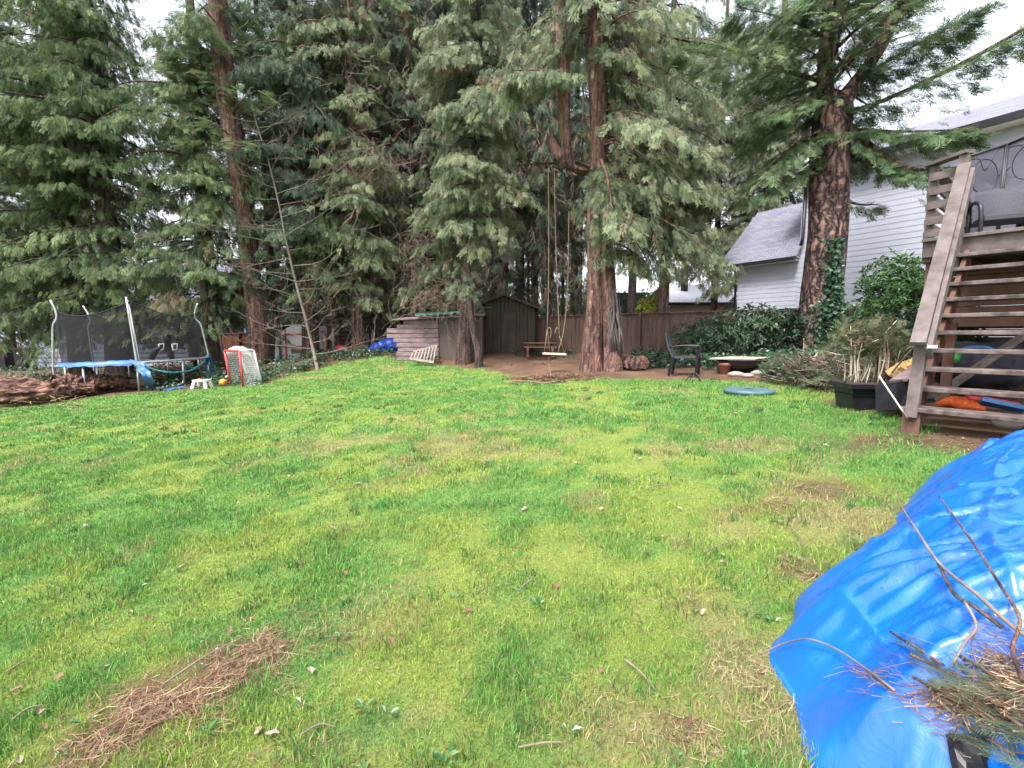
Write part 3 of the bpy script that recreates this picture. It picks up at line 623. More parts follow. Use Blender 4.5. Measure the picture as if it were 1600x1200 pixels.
conifer('fir_tree', 'massive fir with furrowed grey-red trunk in front of the white house', pathpx([(1282, 560), (1284, 500), (1286, 430), (1293, 330), (1298, 240), (1300, 180), (1302, 150)], FY, [62, 57, 52, 52, 51, 52, 36], 1.25), 7.6, 11, 2.9, 34, 24, kind='fir', pal='fir', m='bark_fir', seed=18, azf=azfir, top=.9, trunk_extra=fir_extra, size=.5, flute=.08, limbr=.045, limbs=FL)
# ---- woods behind: two trees, copied
def dup(root, loc, rz, scale=1.0, label=None):
    r = root.copy(); col.objects.link(r); r.location = loc; r.rotation_euler = (0, 0, rz); r.scale = (scale,)*3
    if label: r['label'] = label
    for ch in root.children:
        c = ch.copy(); col.objects.link(c); c.parent = r
    return r
LBW = 'dark conifer among the crowded trunks of the woods behind the garden'
bt1 = conifer('conifer_tree', LBW, straight(640, 24, .2, h=20), 3.2, 19.5, 2.6, 100, 26, pal='cedar_dark', m='bark_dark', seed=21, top=.7, size=.75, group=GB, twigs=100)
bt2 = conifer('conifer_tree', LBW, straight(430, 23, .22, h=20), 6.5, 19.5, 2.9, 84, 28, kind='fir', pal='cedar_dark', m='bark_dark', seed=22, top=.7, size=.75, group=GB)
bt3 = conifer('conifer_tree', LBW, straight(812, 22, .24, h=20), 6.8, 19.5, 2.6, 70, 26, pal='cedar_dark', m='bark_dark', seed=23, top=.8, size=.7, group=GB, twigs=250)
bt4 = conifer('conifer_tree', LBW, straight(792, 20.5, .09, h=12), 2.4, 11.5, 1.3, 60, 9, pal='cedar_dark', m='bark_dark', seed=24, top=.8, size=.6, group=GB, twigs=420, limbr=.012, droop=.6)
rr = random.Random(4)
for k, (px, Y, src) in enumerate([(20, 24, bt2), (520, 25, bt1), (585, 27, bt1), (690, 26, bt1), (740, 23, bt1), (470, 28, bt1), (620, 30, bt1), (545, 31, bt1),
                                  (772, 26, bt3), (858, 24, bt3), (896, 27, bt3), (848, 20, bt4), (878, 21.5, bt4), (768, 19.5, bt4), (905, 20.5, bt4), (825, 23, bt4), (835, 31, bt3), (985, 25, bt3), (1065, 32, bt3), (660, 31, bt1), (440, 31, bt2), (750, 33, bt1), (160, 30, bt2), (80, 28, bt2)]):
    x = (px-800)/FPX*Y; dup(src, (x, Y, g(x, Y)-.1), rr.random()*6.28, rr.uniform(.9, 1.12))
# understorey far behind reads as one dark mass
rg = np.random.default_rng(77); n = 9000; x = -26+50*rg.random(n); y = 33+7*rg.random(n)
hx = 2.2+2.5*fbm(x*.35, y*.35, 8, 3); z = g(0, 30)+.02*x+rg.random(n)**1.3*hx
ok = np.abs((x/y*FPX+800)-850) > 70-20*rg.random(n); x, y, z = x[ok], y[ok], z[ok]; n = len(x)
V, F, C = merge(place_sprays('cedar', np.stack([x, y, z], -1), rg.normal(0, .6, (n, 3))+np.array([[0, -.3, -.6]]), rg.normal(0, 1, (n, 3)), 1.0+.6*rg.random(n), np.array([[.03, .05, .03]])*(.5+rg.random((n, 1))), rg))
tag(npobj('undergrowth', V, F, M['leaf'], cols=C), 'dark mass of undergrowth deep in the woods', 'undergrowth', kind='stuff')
# ---------------------------------------------------------------- houses and fences
def lap(mb, p0, p1, z0, z1, nout, row=.18, dep=.04):
    p0, p1, n = Vector(p0), Vector(p1), Vector(nout); z = z0
    while z < z1-.01:
        h = min(row, z1-z); a, b = Vector((p0.x, p0.y, z)), Vector((p1.x, p1.y, z)); u = Vector((0, 0, h))
        mb.add([a+n*(dep*row+.006), b+n*(dep*row+.006), b+u+n*.004, a+u+n*.004, a, b], [(0, 1, 2, 3), (4, 5, 1, 0)]); z += row
def slab(pts, th, name, m, parent, along):
    """roof plane with thickness and shingle UVs"""
    P = [Vector(p) for p in pts]; n = (P[1]-P[0]).cross(P[3]-P[0]).normalized()
    if n.z < 0: P = P[::-1]; n = -n
    mb = MB().poly(P, th, n); me = bpy.data.meshes.new(name); me.from_pydata([tuple(p) for p in mb.v], [], mb.f)
    uv = me.uv_layers.new(name='uv'); al = Vector(along).normalized(); up = n.cross(al)
    for l in me.loops: v = me.vertices[l.vertex_index].co; uv.data[l.index].uv = (v.dot(al), v.dot(up))
    me.update(); return link(name, me, m, parent)
W_, N_ = Vector((.545, -.838, 0)), Vector((-.838, -.545, 0))
CN = Vector((10.72, 17.6, 0)); ZE = 7.3
hw = thing('house', (CN.x, CN.y, g(CN.x, CN.y)-.3), 'two-storey white lap-sided house with grey shingle roof behind the big fir', 'house')
E1 = CN+W_*9.5
mb = MB(); lap(mb, CN, E1, .9, ZE-.05, N_); lap(mb, CN-N_*8, CN, .9, ZE-.05, -W_, .18); lap(mb, E1, E1-N_*8, .9, ZE-.05, W_); lap(mb, E1-N_*8, CN-N_*8, .9, ZE-.05, -N_)
mb.build('wall', M['white_siding'], hw)
def zz(v, z): return Vector((v.x, v.y, z))
ea, eb = CN+N_*.5-W_*.55, E1+N_*.5+W_*.5; ra, rb = CN-N_*4-W_*.55, E1-N_*4+W_*.5
sl_ = .43; rf = slab([zz(ea, ZE), zz(eb, ZE), zz(rb, ZE+4.5*sl_), zz(ra, ZE+4.5*sl_)], .1, 'roof', M['shingle'], hw, W_)
slab([zz(CN-N_*8.5-W_*.55, ZE), zz(E1-N_*8.5+W_*.5, ZE), zz(rb, ZE+4.5*sl_), zz(ra, ZE+4.5*sl_)], .1, 'roof', M['shingle'], hw, W_)
mb = MB().beam(zz(ea+N_*.03, ZE-.10), zz(eb+N_*.03, ZE-.10), .05, .2).beam(zz(ea-W_*.03+N_*.05, ZE-.1), zz(ra-W_*.03, ZE+4.5*sl_-.12), .04, .2); mb.build('fascia', M['trim_black'], hw)
MB().poly([zz(ea, ZE-.2), zz(eb, ZE-.2), zz(E1-N_*.0+W_*.5, ZE-.2), zz(CN-W_*.55, ZE-.2)], .02, (0, 0, 1)).build('soffit', M['white'], hw)
MB().tube([zz(CN+N_*.09+W_*.12, ZE-.3), zz(CN+N_*.09+W_*.12, 5.0), zz(CN+N_*.16+W_*.1, 4.75)], .055, 8).build('downspout', M['trim_black'], hw)
for s_ in (6.0, 7.3): 
    p = zz(CN+W_*s_-N_*2.6, ZE+3.1*sl_+.08); MB().box(p, (.35, .35, .16), R(-57)).build('roof_vent', M['trim_black'], hw)
# low wing
L_ = CN-W_*3.1; wz = 4.37
mb = MB(); lap(mb, CN-W_*2.35, CN, .9, wz-.1, N_, .17); lap(mb, CN-W_*2.35-N_*5, CN-W_*2.35, .9, wz+.4, -W_, .17); mb.build('wing_wall', M['white_siding'], hw)
a0, a1 = L_+N_*.35, CN+N_*.35+W_*.05; b0, b1 = L_-N_*2.5, CN-N_*2.5+W_*.0
slab([zz(a0, wz), zz(a1, wz), zz(b1, wz+2.6), zz(b0, wz+2.6)], .09, 'wing_roof', M['shingle'], hw, W_)
MB().beam(zz(a0+N_*.05, wz-.08), zz(a1+N_*.05, wz-.08), .09, .13).build('gutter', M['trim_black'], hw)
MB().poly([zz(a0, wz-.13), zz(a1, wz-.13), zz(CN, wz-.13), zz(L_, wz-.13)], .02, (0, 0, 1)).build('soffit', M['white'], hw)
MB().tube([zz(CN-W_*2.4+N_*.25, wz-.15), zz(CN-W_*2.4+N_*.09, wz-.5), zz(CN-W_*2.4+N_*.09, 1.2)], .05, 8).build('downspout', M['trim_black'], hw)

def farhouse(name, label, x0, x1, Y, ytop, yeave, ybot, m, vent=False, roofm='pale_roof'):
    a, b = at(x0, yeave, Y), at(x1, yeave, Y); z0 = at(x0, ybot, Y).z; D = 7
    h = thing(name, (a.x, Y, z0-2), label, 'house'); mb = MB()
    P = [Vector((a.x+.3, Y, 0)), Vector((b.x-.3, Y, 0)), Vector((b.x-.3, Y+D, 0)), Vector((a.x+.3, Y+D, 0))]
    for i in range(4):
        d_ = P[(i+1) % 4]-P[i]; n_ = Vector((d_.y, -d_.x, 0)).normalized(); lap(mb, P[i], P[(i+1) % 4], z0-2, a.z-.1, n_, .26, .16)
    mb.build('wall', M[m], h); rz = at(x0, ytop, Y).z; rz = a.z+(rz-a.z)*1.9
    slab([(a.x-.3, Y-.5, a.z), (b.x+.3, Y-.5, a.z), (b.x+.3, Y+D/2, rz), (a.x+.8, Y+D/2, rz)], .12, 'roof', M[roofm], h, (1, 0, 0))
    slab([(a.x-.3, Y+D+.5, a.z), (b.x+.3, Y+D+.5, a.z), (b.x+.3, Y+D/2, rz), (a.x+.8, Y+D/2, rz)], .12, 'roof', M[roofm], h, (1, 0, 0))
    MB().beam((a.x-.3, Y-.54, a.z-.1), (b.x+.3, Y-.54, a.z-.1), .06, .16).build('gutter', M['trim_black'], h)
    if vent: p = at(1148, 456, Y); MB().box((p.x, Y+1.2, p.z+.25), (.5, .5, .35)).build('roof_vent', M['trim_black'], h)
    return h
M['pale_roof'] = mat('pale_weathered_roof', (.62, .62, .68), (.5, .5, .56), .6, 4, bs=.05)
M['cream'] = mat('cream_siding', (.5, .46, .40), (.42, .38, .33), .7, 4, bs=.05)
farhouse('house', 'distant low house with pale metal-grey roof just left of the white house', 1040, 1240, 30, 453, 473, 492, 'cream', True)
farhouse('house', 'distant white house glimpsed between swing tree and yellow-green hedge', 925, 1012, 36, 446, 458, 490, 'white_siding')
bh = farhouse('house', 'blue-grey lap-sided house behind the trampoline and dark bins', -150, 312, 25, 430, 470, 568, 'blue_siding', roofm='shingle')
def bin_(px, label):
    Y = 23.2; x = (px-800)/FPX*Y; z = g(x, Y); b = thing('wheelie_bin', (x, Y, z), label, 'bin', 'dark bins by the blue-grey house'); mb = MB()
    V = []; F = []
    for sx, h in ((.25, 0), (.30, .95)):
        for i, j in ((-1, -1), (1, -1), (1, 1), (-1, 1)): V.append((x+sx*i, Y+sx*j, z+.1+h))
    mb.add(V, [(3, 2, 1, 0), (4, 5, 6, 7)]+[(i, (i+1) % 4, 4+(i+1) % 4, 4+i) for i in range(4)]); mb.build('body', M['black'], b)
    MB().box((x, Y-.02, z+1.09), (.68, .70, .07)).build('lid', M['black'], b)
    for s_ in (-1, 1): MB().tube([(x+s_*.24-.03, Y+.2, z+.1), (x+s_*.24+.03, Y+.2, z+.1)], .1, 12).build('wheel', M['black'], b)
    MB().box((x, Y-.30, z+.88), (.16, .02, .05)).build('sticker', M['white'], b)
bin_(8, 'dark lidded bin at the left edge of the blue-grey siding'); bin_(40, 'dark lidded bin nearer the trampoline, against the blue-grey siding')

def fence(name, label, pts, wid, m, cap=True, posts=None, group=None):
    """pts: (px, py_top, Y); boards run to the ground"""
    P = [at(*p) for p in pts]; p0 = P[0]; f = thing(name, (p0.x, p0.y, g(p0.x, p0.y)), label, 'fence', group); mb = MB(); cp = MB(); rd = random.Random(3); post = []
    for a, b in zip(P[:-1], P[1:]):
        d = Vector((b.x-a.x, b.y-a.y, 0)); L = d.length; d.normalize(); n = int(L/wid); rz = math.atan2(d.y, d.x)
        for i in range(n):
            c = a.lerp(b, (i+.5)/n); z0 = g(c.x, c.y)-.05; zt = c.z+rd.uniform(-.012, .012)
            mb.box((c.x, c.y+rd.uniform(-.006, .006), (z0+zt)/2), (L/n-.008, .022, zt-z0), rz)
        if cap: cp.beam(a+Vector((0, 0, .03)), b+Vector((0, 0, .03)), .12, .04)
        k = max(1, int(L/2.4))
        for i in range(k+1):
            c = a.lerp(b, i/k); z0 = g(c.x, c.y)-.1; q = Vector((d.y, -d.x, 0))*(.08 if d.y < 0 or d.x > 0 else -.08); post.append(((c.x+q.x, c.y+q.y, (z0+c.z)/2), (.09, .09, c.z-z0), rz))
    mb.build('boards', M[m], f)
    if cap: cp.build('cap_rail', M[m], f)
    for q in post: MB().box(*q).build('post', M[m], f)
    return f
fence('fence', 'aged brown board fence running behind swing tree and shrubs to the white house', [(836, 496, 17.8), (1000, 491, 16.4), (1250, 484, 14.6), (1440, 478, 13.2)], .14, 'fence')
fence('fence', 'reddish board fence behind the hockey goal and left tree trunks', [(296, 523, 24.2), (455, 520, 23.6)], .14, 'fence_red', cap=True)
f = thing('fence', (at(520, 545, 23).x, 23, g(-8, 23)), 'dark old slatted fence behind the cone and leaning boards', 'fence'); mb = MB()
for k in range(9):
    zt = at(600, 492+6.2*k, 23).z; a, b = at(505, 500, 23), at(650, 500, 22.4); mb.beam((a.x, a.y, zt), (b.x, b.y, zt+.05), .03, .15)
mb.build('slats', M['wood_dark'], f)
for px in (510, 548, 590, 632): p = at(px, 492, 23.05); MB().box((p.x, p.y+.08, p.z-.9), (.1, .1, 2.2)).build('post', M['wood_dark'], f)
MB().beam(at(505, 490, 22.9), at(650, 488, 22.4), .14, .05).build('cap_rail', M['fence'], f)

# neighbour's blue trampoline beyond the reddish fence
nb = thing('trampoline', (at(385, 540, 28).x, 28, g(-16, 28)), 'blue-posted trampoline enclosure showing above the reddish fence', 'trampoline')
ps = [(350, 506, 27), (383, 509, 26.4), (419, 505, 27), (400, 505, 29.5), (362, 505, 29.5)]
for px, py, Y in ps:
    p = at(px, py, Y); MB().tube([(p.x, p.y, g(p.x, p.y)), p], .07, 8).build('post', M['blue_pad'], nb)
mb = MB(); q = [at(*ps[i]) for i in (0, 1, 2, 3, 4, 0)]
for a, b in zip(q[:-1], q[1:]): mb.add([(a.x, a.y, g(a.x, a.y)+.9), (b.x, b.y, g(b.x, b.y)+.9), (b.x, b.y, b.z-.05), (a.x, a.y, a.z-.05)], [(0, 1, 2, 3)])
mb.build('net', M['net'], nb)
mb = MB(); mb.tube([(p.x, p.y, g(p.x, p.y)+.9) for p in q], .06, 8).build('rim', M['blue_pad'], nb)

# ---------------------------------------------------------------- shed, lean-to and the clutter around them
SY = 17.2

sh = thing('shed', (at(795, 550, SY).x, SY, fz(795, SY)), 'small dark wooden garden shed with a gabled roof beside the swing', 'shed')
P = [at(758, 474, SY), at(787, 463, SY), at(836, 482, SY)]; zb = fz(795, SY)-.05; x0, x1 = P[0].x, P[2].x; mb = MB()
wd = (x1-x0)/13
for i in range(13):
    xa = x0+wd*i; xm = xa+wd/2; pk = P[1].x
    zt = P[0].z+(P[1].z-P[0].z)*(xm-x0)/(pk-x0) if xm < pk else P[1].z+(P[2].z-P[1].z)*(xm-pk)/(x1-pk)
    mb.box((xm, SY, (zb+zt)/2), (wd-.008, .03, zt-zb))
for x_, zt in ((x0, P[0].z), (x1, P[2].z)):
    for i in range(12): mb.box((x_, SY+.1+.16*i, (zb+zt-.03)/2), (.03, .15, zt-.03-zb))
mb.box((x0/2+x1/2, SY+2.0, (zb+P[2].z)/2), (x1-x0, .03, P[2].z-zb)); mb.build('wall', M['shed'], sh)
dx0, dx1 = at(784, 500, SY).x, at(807, 500, SY).x; dt = at(795, 488, SY).z
dr = MB().box(((dx0+dx1)/2, SY-.035, (zb+.08+dt)/2), (dx1-dx0, .03, dt-zb-.08)).box(((dx0+dx1)/2, SY-.058, dt-.3), (dx1-dx0-.04, .02, .1)).box(((dx0+dx1)/2, SY-.058, zb+.35), (dx1-dx0-.04, .02, .1)).build('door', M['wood_dark'], sh)
MB().ball((dx1-.06, SY-.08, zb+.8), .025).build('handle', M['iron'], dr)
pk = P[1]; mb = MB()
for a, b in ((P[0]+Vector((-.14, 0, -.05)), pk), (pk, P[2]+Vector((.14, 0, -.05)))):
    a, b = a+Vector((0, 0, .06)), b+Vector((0, 0, .06)); mb.poly([(a.x, SY-.18, a.z), (b.x, SY-.18, b.z), (b.x, SY+2.15, b.z), (a.x, SY+2.15, a.z)], .05, (0, 0, 1))
mb.build('roof', M['wood_dark'], sh)
mb = MB().beam((P[0].x-.14, SY-.2, P[0].z+.01), (pk.x, SY-.2, pk.z+.05), .03, .09).beam((pk.x, SY-.2, pk.z+.05), (P[2].x+.14, SY-.2, P[2].z+.01), .03, .09); mb.build('bargeboard', M['wood_dark'], sh)  # dark wood chosen so the gable edge sinks into painted shade

LY = 16.3
ln = thing('lean_to', (at(690, 560, LY).x, LY, fz(690, LY)), 'ramshackle lean-to of faded pink boards and mossy plywood', 'lean-to')
mb = MB(); rd = random.Random(5); b0_ = at(622, 559, LY); b0_.z = min(b0_.z, fz(640, LY)-.02); b1_ = at(686, 560, LY); top = at(640, 500, LY).z; n = 9; rh = (top-b0_.z+.02)/n
for k in range(n):
    xl = b0_.x-rd.uniform(.0, .05)-(.35 if k in (5, 6) else .12 if k == 4 else 0)+(.25 if k == n-1 else 0); z = b0_.z+rh*(k+.5)
    mb.box(((xl+b1_.x)/2, LY-.01*rd.random(), z), (b1_.x-xl, .035, rh-.006), 0, R(-7), R(rd.uniform(-1, 1)))
mb.build('boards', M['pinkwood'], ln)
pa, pb = at(686, 491, LY-.05), at(753, 494, LY-.3); zg = fz(690, LY)-.08
mb = MB().poly([(pa.x, pa.y, zg), (pb.x, pb.y, zg), (pb.x, pb.y, pb.z-.02), (pa.x, pa.y, pa.z-.03)], .03, (0, -1, 0)); mb.build('plywood_panel', M['plywood'], ln)
MB().poly([(pb.x-.02, pb.y, zg), (pb.x+.02, pb.y+1.6, zg), (pb.x+.02, pb.y+1.6, pb.z-.05), (pb.x-.02, pb.y, pb.z-.05)], .03, (1, 0, 0)).build('side_panel', M['plywood'], ln)
MB().poly([(b0_.x+.05, LY+.1, zg), (b0_.x+.05, LY+1.5, zg), (b0_.x+.05, LY+1.5, top), (b0_.x+.05, LY+.1, top)], .03, (-1, 0, 0)).build('side_panel', M['wood_dark'], ln)
MB().poly([(b0_.x-.15, LY-.2, top+.02), (pb.x+.1, LY-.45, pb.z+.05), (pb.x+.1, LY+1.6, pb.z+.22), (b0_.x-.15, LY+1.6, top+.15)], .04, (0, 0, 1)).build('roof', M['pinkwood'], ln)
# green tarp strip hanging over the roof edge
V = []; F = []
for i in range(25):
    u = i/24; e = at(648+72*u, 493-5*u, LY-.42); V += [(e.x, LY+.5, e.z+.11), (e.x, e.y+.02, e.z+.05+.02*math.sin(i*1.7)), (e.x, e.y-.03, e.z+.01-.05*abs(math.sin(i*.9)))]
for i in range(24):
    for j in range(2): F.append((i*3+j, i*3+3+j, i*3+4+j, i*3+1+j))
tag(MB().add(V, F, True).build('tarp', M['greentarp'], base=V[0]), 'green tarp edge draped over the lean-to roof', 'tarp')
# ladder on its side
ld = thing('ladder', gp(660, 566), 'short grey wooden ladder lying sideways against the pink lean-to', 'ladder')
A0, A1, B0, B1 = at(646, 549, 15.75), at(683, 540, 15.75), at(640, 560, 15.35), at(678, 566, 15.35)
for a, b in ((A0, A1), (B0, B1)): MB().beam(a, b, .05, .07).build('rail', M['ladder'], ld)
for k in range(8): u = .03+.94*k/7; MB().tube([A0.lerp(A1, u), B0.lerp(B1, u)], .026, 8).build('rung', M['ladder'], ld)
def lump(pts, rad, n, amp, fr, seed, sq=1.0):
    P = curve_pts(pts, 10); V = []; F = []; k = len(P); rr_ = np.interp(np.linspace(0, 1, k), np.linspace(0, 1, len(rad)), rad)
    for i, p in enumerate(P):
        d = (P[min(i+1, k-1)]-P[max(i-1, 0)]).normalized(); s_ = d.cross(Vector((0, 0, 1))).normalized(); u = s_.cross(d)
        for j in range(n):
            a = 2*PI*j/n; q = 1+amp*(float(fbm(i*fr*.35+7, 3*math.cos(a)+3*math.sin(a)*.7+j*fr*.1, seed, 4))-.5)*2
            V.append(p+(s_*math.cos(a)+u*math.sin(a)*sq)*rr_[i]*q)
    for i in range(k-1):
        for j in range(n): F.append((i*n+j, i*n+(j+1) % n, (i+1)*n+(j+1) % n, (i+1)*n+j))
    F.append(tuple(range(n))[::-1]); F.append(tuple((k-1)*n+j for j in range(n))); return V, F
V, F = lump([at(570, 549, 17.9), at(588, 545, 17.8), at(606, 541, 17.7), at(624, 538, 17.6)], [.07, .17, .26, .30, .25], 30, .45, 1.3, 4)
tag(MB().add(V, F, True).build('tarp', M['deepblue'], base=at(600, 550, 17.8)), 'crumpled deep blue tarp bundled against left end of lean-to', 'tarp')
cn = thing('traffic_cone', (at(553, 549, 18.6).x, 18.6, fz(553, 18.6)), 'orange traffic cone with white tip by the dark fence', 'traffic cone')
c0 = cn.location; MB().lathe(c0, [(.16, .03), (.15, .05), (.09, .36), (.075, .42)], 16).build('body', M['orange'], cn); MB().lathe(c0, [(.075, .42), (.04, .56), (.03, .57)], 16).build('tip', M['white'], cn); MB().box(c0+Vector((0, 0, .015)), (.38, .38, .03)).build('base', M['orange'], cn)
V, F = lump([at(519, 546, 18.9), at(528, 544, 18.8), at(538, 544.5, 18.7), at(547, 548, 18.6)], [.03, .15, .17, .12, .03], 18, .05, .6, 2, .8)
tag(MB().add(V, F, True).build('kayak', M['red'], base=at(532, 548, 18.8)), 'small red plastic kayak lying in the shade by the dark fence', 'kayak')
def stick(name, label, cat, pts, r0, r1, m, n=7, base=None, group=None, jit=0, seed=0):
    rd = random.Random(seed); P = curve_pts(pts, 6); P = [p+Vector((rd.uniform(-jit, jit), rd.uniform(-jit, jit), rd.uniform(-jit, jit))) for p in P]; k = len(P)
    mb = MB().tube(P, [r0+(r1-r0)*i/(k-1) for i in range(k)], n)
    return tag(mb.build(name, M[m], base=base or pts[0]), label, cat, group)
for px, pyt, pyb, wpx, lean, label in ((558, 522, 550, 5, -5, 'leaning grey weathered board left of its two neighbours by the fence'), (574, 521, 549, 4, 2, 'upright grey weathered board between two others by the dark fence'), (583, 520, 550, 5, 1, 'rightmost of the grey weathered boards, next to the blue tarp bundle')):
    a, b = at(px-lean, pyb, 18.6), at(px, pyt, 18.6); a.z = min(a.z, g(a.x, a.y)); mb = MB().beam(a, b, .13, .03, (0, 1, 0)); tag(mb.build('fence_board', M['wood'], base=a), label, 'board', 'grey boards standing by the dark fence')
for px, pyt, label, m, r_ in ((521, 512, 'thin grey stake in front of dark cedar trunk', 'wood', .045), (508, 524, 'orange-brown stake beside the red kayak', 'fence_red', .05), (437, 515, 'grey stake in front of the white greenhouse tent', 'wood', .045), (346, 510, 'pale stake leaning on cedar trunk right of trampoline', 'wood', .05)):
    Y = 17.0 if px < 360 else 18.0; a = at(px+(6 if px < 360 else 1), 548, Y); a.z = g(a.x, a.y)-.05; b = at(px-(6 if px < 360 else 1), pyt, Y); tag(MB().tube([a, b], r_, 7).build('stake', M[m], base=a), label, 'stake')
a, b = at(455, 549, 18.6), at(562, 548, 18.6); tag(MB().beam(a, b, .06, .16).build('log_edging', M['wood'], base=a), 'long grey timber edging the bed under the dark cedars', 'timber')
stick('branch', 'dark dead branch leaning across in front of the kayak', 'branch', [at(534, 552, 18), at(545, 525, 18), at(556, 495, 18.2)], .035, .015, 'wood_dark')
# greenhouse tent
GY_ = 19.0; gr = thing('greenhouse_tent', (at(458, 550, GY_).x, GY_, fz(458, GY_)), 'white domed greenhouse tent with red door frame behind cedar trunk', 'tent')
zb = fz(458, GY_)-.05; xl, xr = at(429, 551, GY_).x, at(505, 551, GY_).x; zt = at(470, 508, GY_).z; xc, rw = (xl+xr)/2, (xr-xl)/2; V = []; F = []; n = 18
for k in range(5):
    for i in range(n+1): a = PI*i/n; V.append((xc-rw*math.cos(a), GY_+.55*k, zb+(zt-zb)*math.sin(a)**.75))
for k in range(4):
    for i in range(n): F.append((k*(n+1)+i, k*(n+1)+i+1, (k+1)*(n+1)+i+1, (k+1)*(n+1)+i))
F.append(tuple(range(n+1))); F.append(tuple(4*(n+1)+i for i in range(n, -1, -1))); MB().add(V, F).build('cover', M['white'], gr)
mb = MB()
for i in (6, 11): v = Vector(V[i]); mb.beam((v.x, GY_-.03, zb), (v.x, GY_-.03, v.z-.03), .05, .05, (0, 1, 0))
mb.beam((Vector(V[3]).x, GY_-.06, zb+.55), (Vector(V[11]).x, GY_-.06, zb+.55), .05, .05); mb.beam((Vector(V[6]).x, GY_-.06, zb+1.05), (Vector(V[11]).x, GY_-.06, zb+1.05), .05, .05); mb.build('door_frame', M['red'], gr)
MB().poly([(V[3][0], GY_-.02, zb), (V[5][0], GY_-.02, zb), (V[5][0], GY_-.02, zb+.5), (V[4][0], GY_-.02, zb+.5)], .01, (0, -1, 0)).build('vent_flap', M['metal'], gr)

# ---------------------------------------------------------------- trampoline
TC = Vector((-11.4, 14.0, 0)); TR = 1.83
def rimz(x): return .66+.045*(x-TC.x)
def tp(a, r=TR, dz=0): x, y = TC.x+r*math.cos(a), TC.y+r*math.sin(a); return Vector((x, y, rimz(x)+dz))
def ang_for(px, front=True):
    best = None
    for k in range(720):
        a = 2*PI*k/720; p = tp(a); f = (p.xy.length < TC.xy.length-.05)
        if f != front: continue
        e = abs(p.x/p.y*FPX+800-px)
        if best is None or e < best[0]: best = (e, a)
    return best[1]
tr = thing('trampoline', (TC.x, TC.y, g(TC.x, TC.y)), 'round net-enclosed trampoline with torn blue edge padding at lawn edge', 'trampoline')
MB().tube([tp(2*PI*k/64) for k in range(65)], .035, 8, cap=False).build('rim', M['metal'], tr)
mt = MB(); ring = [tp(2*PI*k/64, TR-.22, .0) for k in range(64)]; mt.add(ring+[Vector((TC.x, TC.y, rimz(TC.x)-.05))], [(k, (k+1) % 64, 64) for k in range(64)]); mt.build('mat', M['black'], tr)
mb = MB()
for k in range(96): a = 2*PI*k/96; mb.tube([tp(a, TR-.22), tp(a, TR-.02)], .008, 4)
mb.build('springs', M['metal'], tr)
for i, px in enumerate((84, 128, 213, 285, 325)):
    a = ang_for(px); p = tp(a); q = Vector((p.x, p.y, g(p.x, p.y)))
    MB().tube([p, q], .028, 8).build('leg', M['metal'], tr)
for px in (100, 150, 200, 262, 310): a = ang_for(px, False); p = tp(a); MB().tube([p, (p.x, p.y, g(p.x, p.y))], .028, 8).build('leg', M['metal'], tr)
a1, a2 = ang_for(285), ang_for(240); p1, p2 = tp(a1), tp(a2); MB().tube([(p1.x, p1.y, g(p1.x, p1.y)+.18), (p1.x-.05, p1.y-.01, g(p1.x, p1.y)+.05), (p2.x, p2.y, g(p2.x, p2.y)+.03)], .028, 8).build('leg_foot', M['metal'], tr)
tops = []
for px, fr, tpx, kink in ((85, True, 79, 1), (213, True, 197, 0), (324, True, 309, 1), (147, False, 130, 1), (268, False, 262, 1)):
    a = ang_for(px, fr); p = tp(a, TR+.04); d = (p-TC).xy.normalized(); Yk = p.y
    tq = at(tpx, {79: 469, 197: 464, 309: 474, 130: 478, 262: 482}[tpx], Yk)
    q = [p-Vector((0, 0, .25)), p]
    if kink: md = p.lerp(tq, .62); inw = Vector((-.16 if px > 200 else .14, 0, 0)); q += [p.lerp(tq, .35)+inw*.1, md+inw*.3, p.lerp(tq, .72)+inw, p.lerp(tq, .84)+inw*.9, tq]
    else: q += [tq]
    MB().tube(curve_pts(q, 4), .026, 8).build('net_pole', M['metal'], tr); tops.append((a, q[-1]-Vector((0, 0, .1)) if not kink else p.lerp(tq, .86)+inw*.5))
a = ang_for(218); MB().tube([tp(a), at(200, 470, tp(a).y)], .016, 6).build('net_pole', M['white'], tr)
tops.sort(); NA = 96; V = []; F = []
for k in range(NA):
    a = 2*PI*k/NA; i = sum(1 for t_ in tops if t_[0] <= a)-1; t0, t1 = tops[i], tops[(i+1) % len(tops)]; span = (t1[0]-t0[0]) % (2*PI); u = ((a-t0[0]) % (2*PI))/span
    tt = t0[1].lerp(t1[1], u); b = tp(a, TR-.2, .02); ch = tp(a, TR-.1); T = Vector((ch.x*.75+tt.x*.25, ch.y*.75+tt.y*.25, tt.z-.28*math.sin(PI*u)))
    for j in range(5): V.append(b.lerp(T, j/4)+Vector((.02*math.sin(k*1.3+j), .02*math.cos(k*1.9+j), 0)))
for k in range(NA):
    for j in range(4): F.append((k*5+j, ((k+1) % NA)*5+j, ((k+1) % NA)*5+j+1, k*5+j+1))
MB().add(V, F, True).build('net', M['net'], tr)
MB().tube([V[k*5+4] for k in list(range(NA))+[0]], .012, 5, cap=False).build('net_cord', M['darkcloth'], tr)
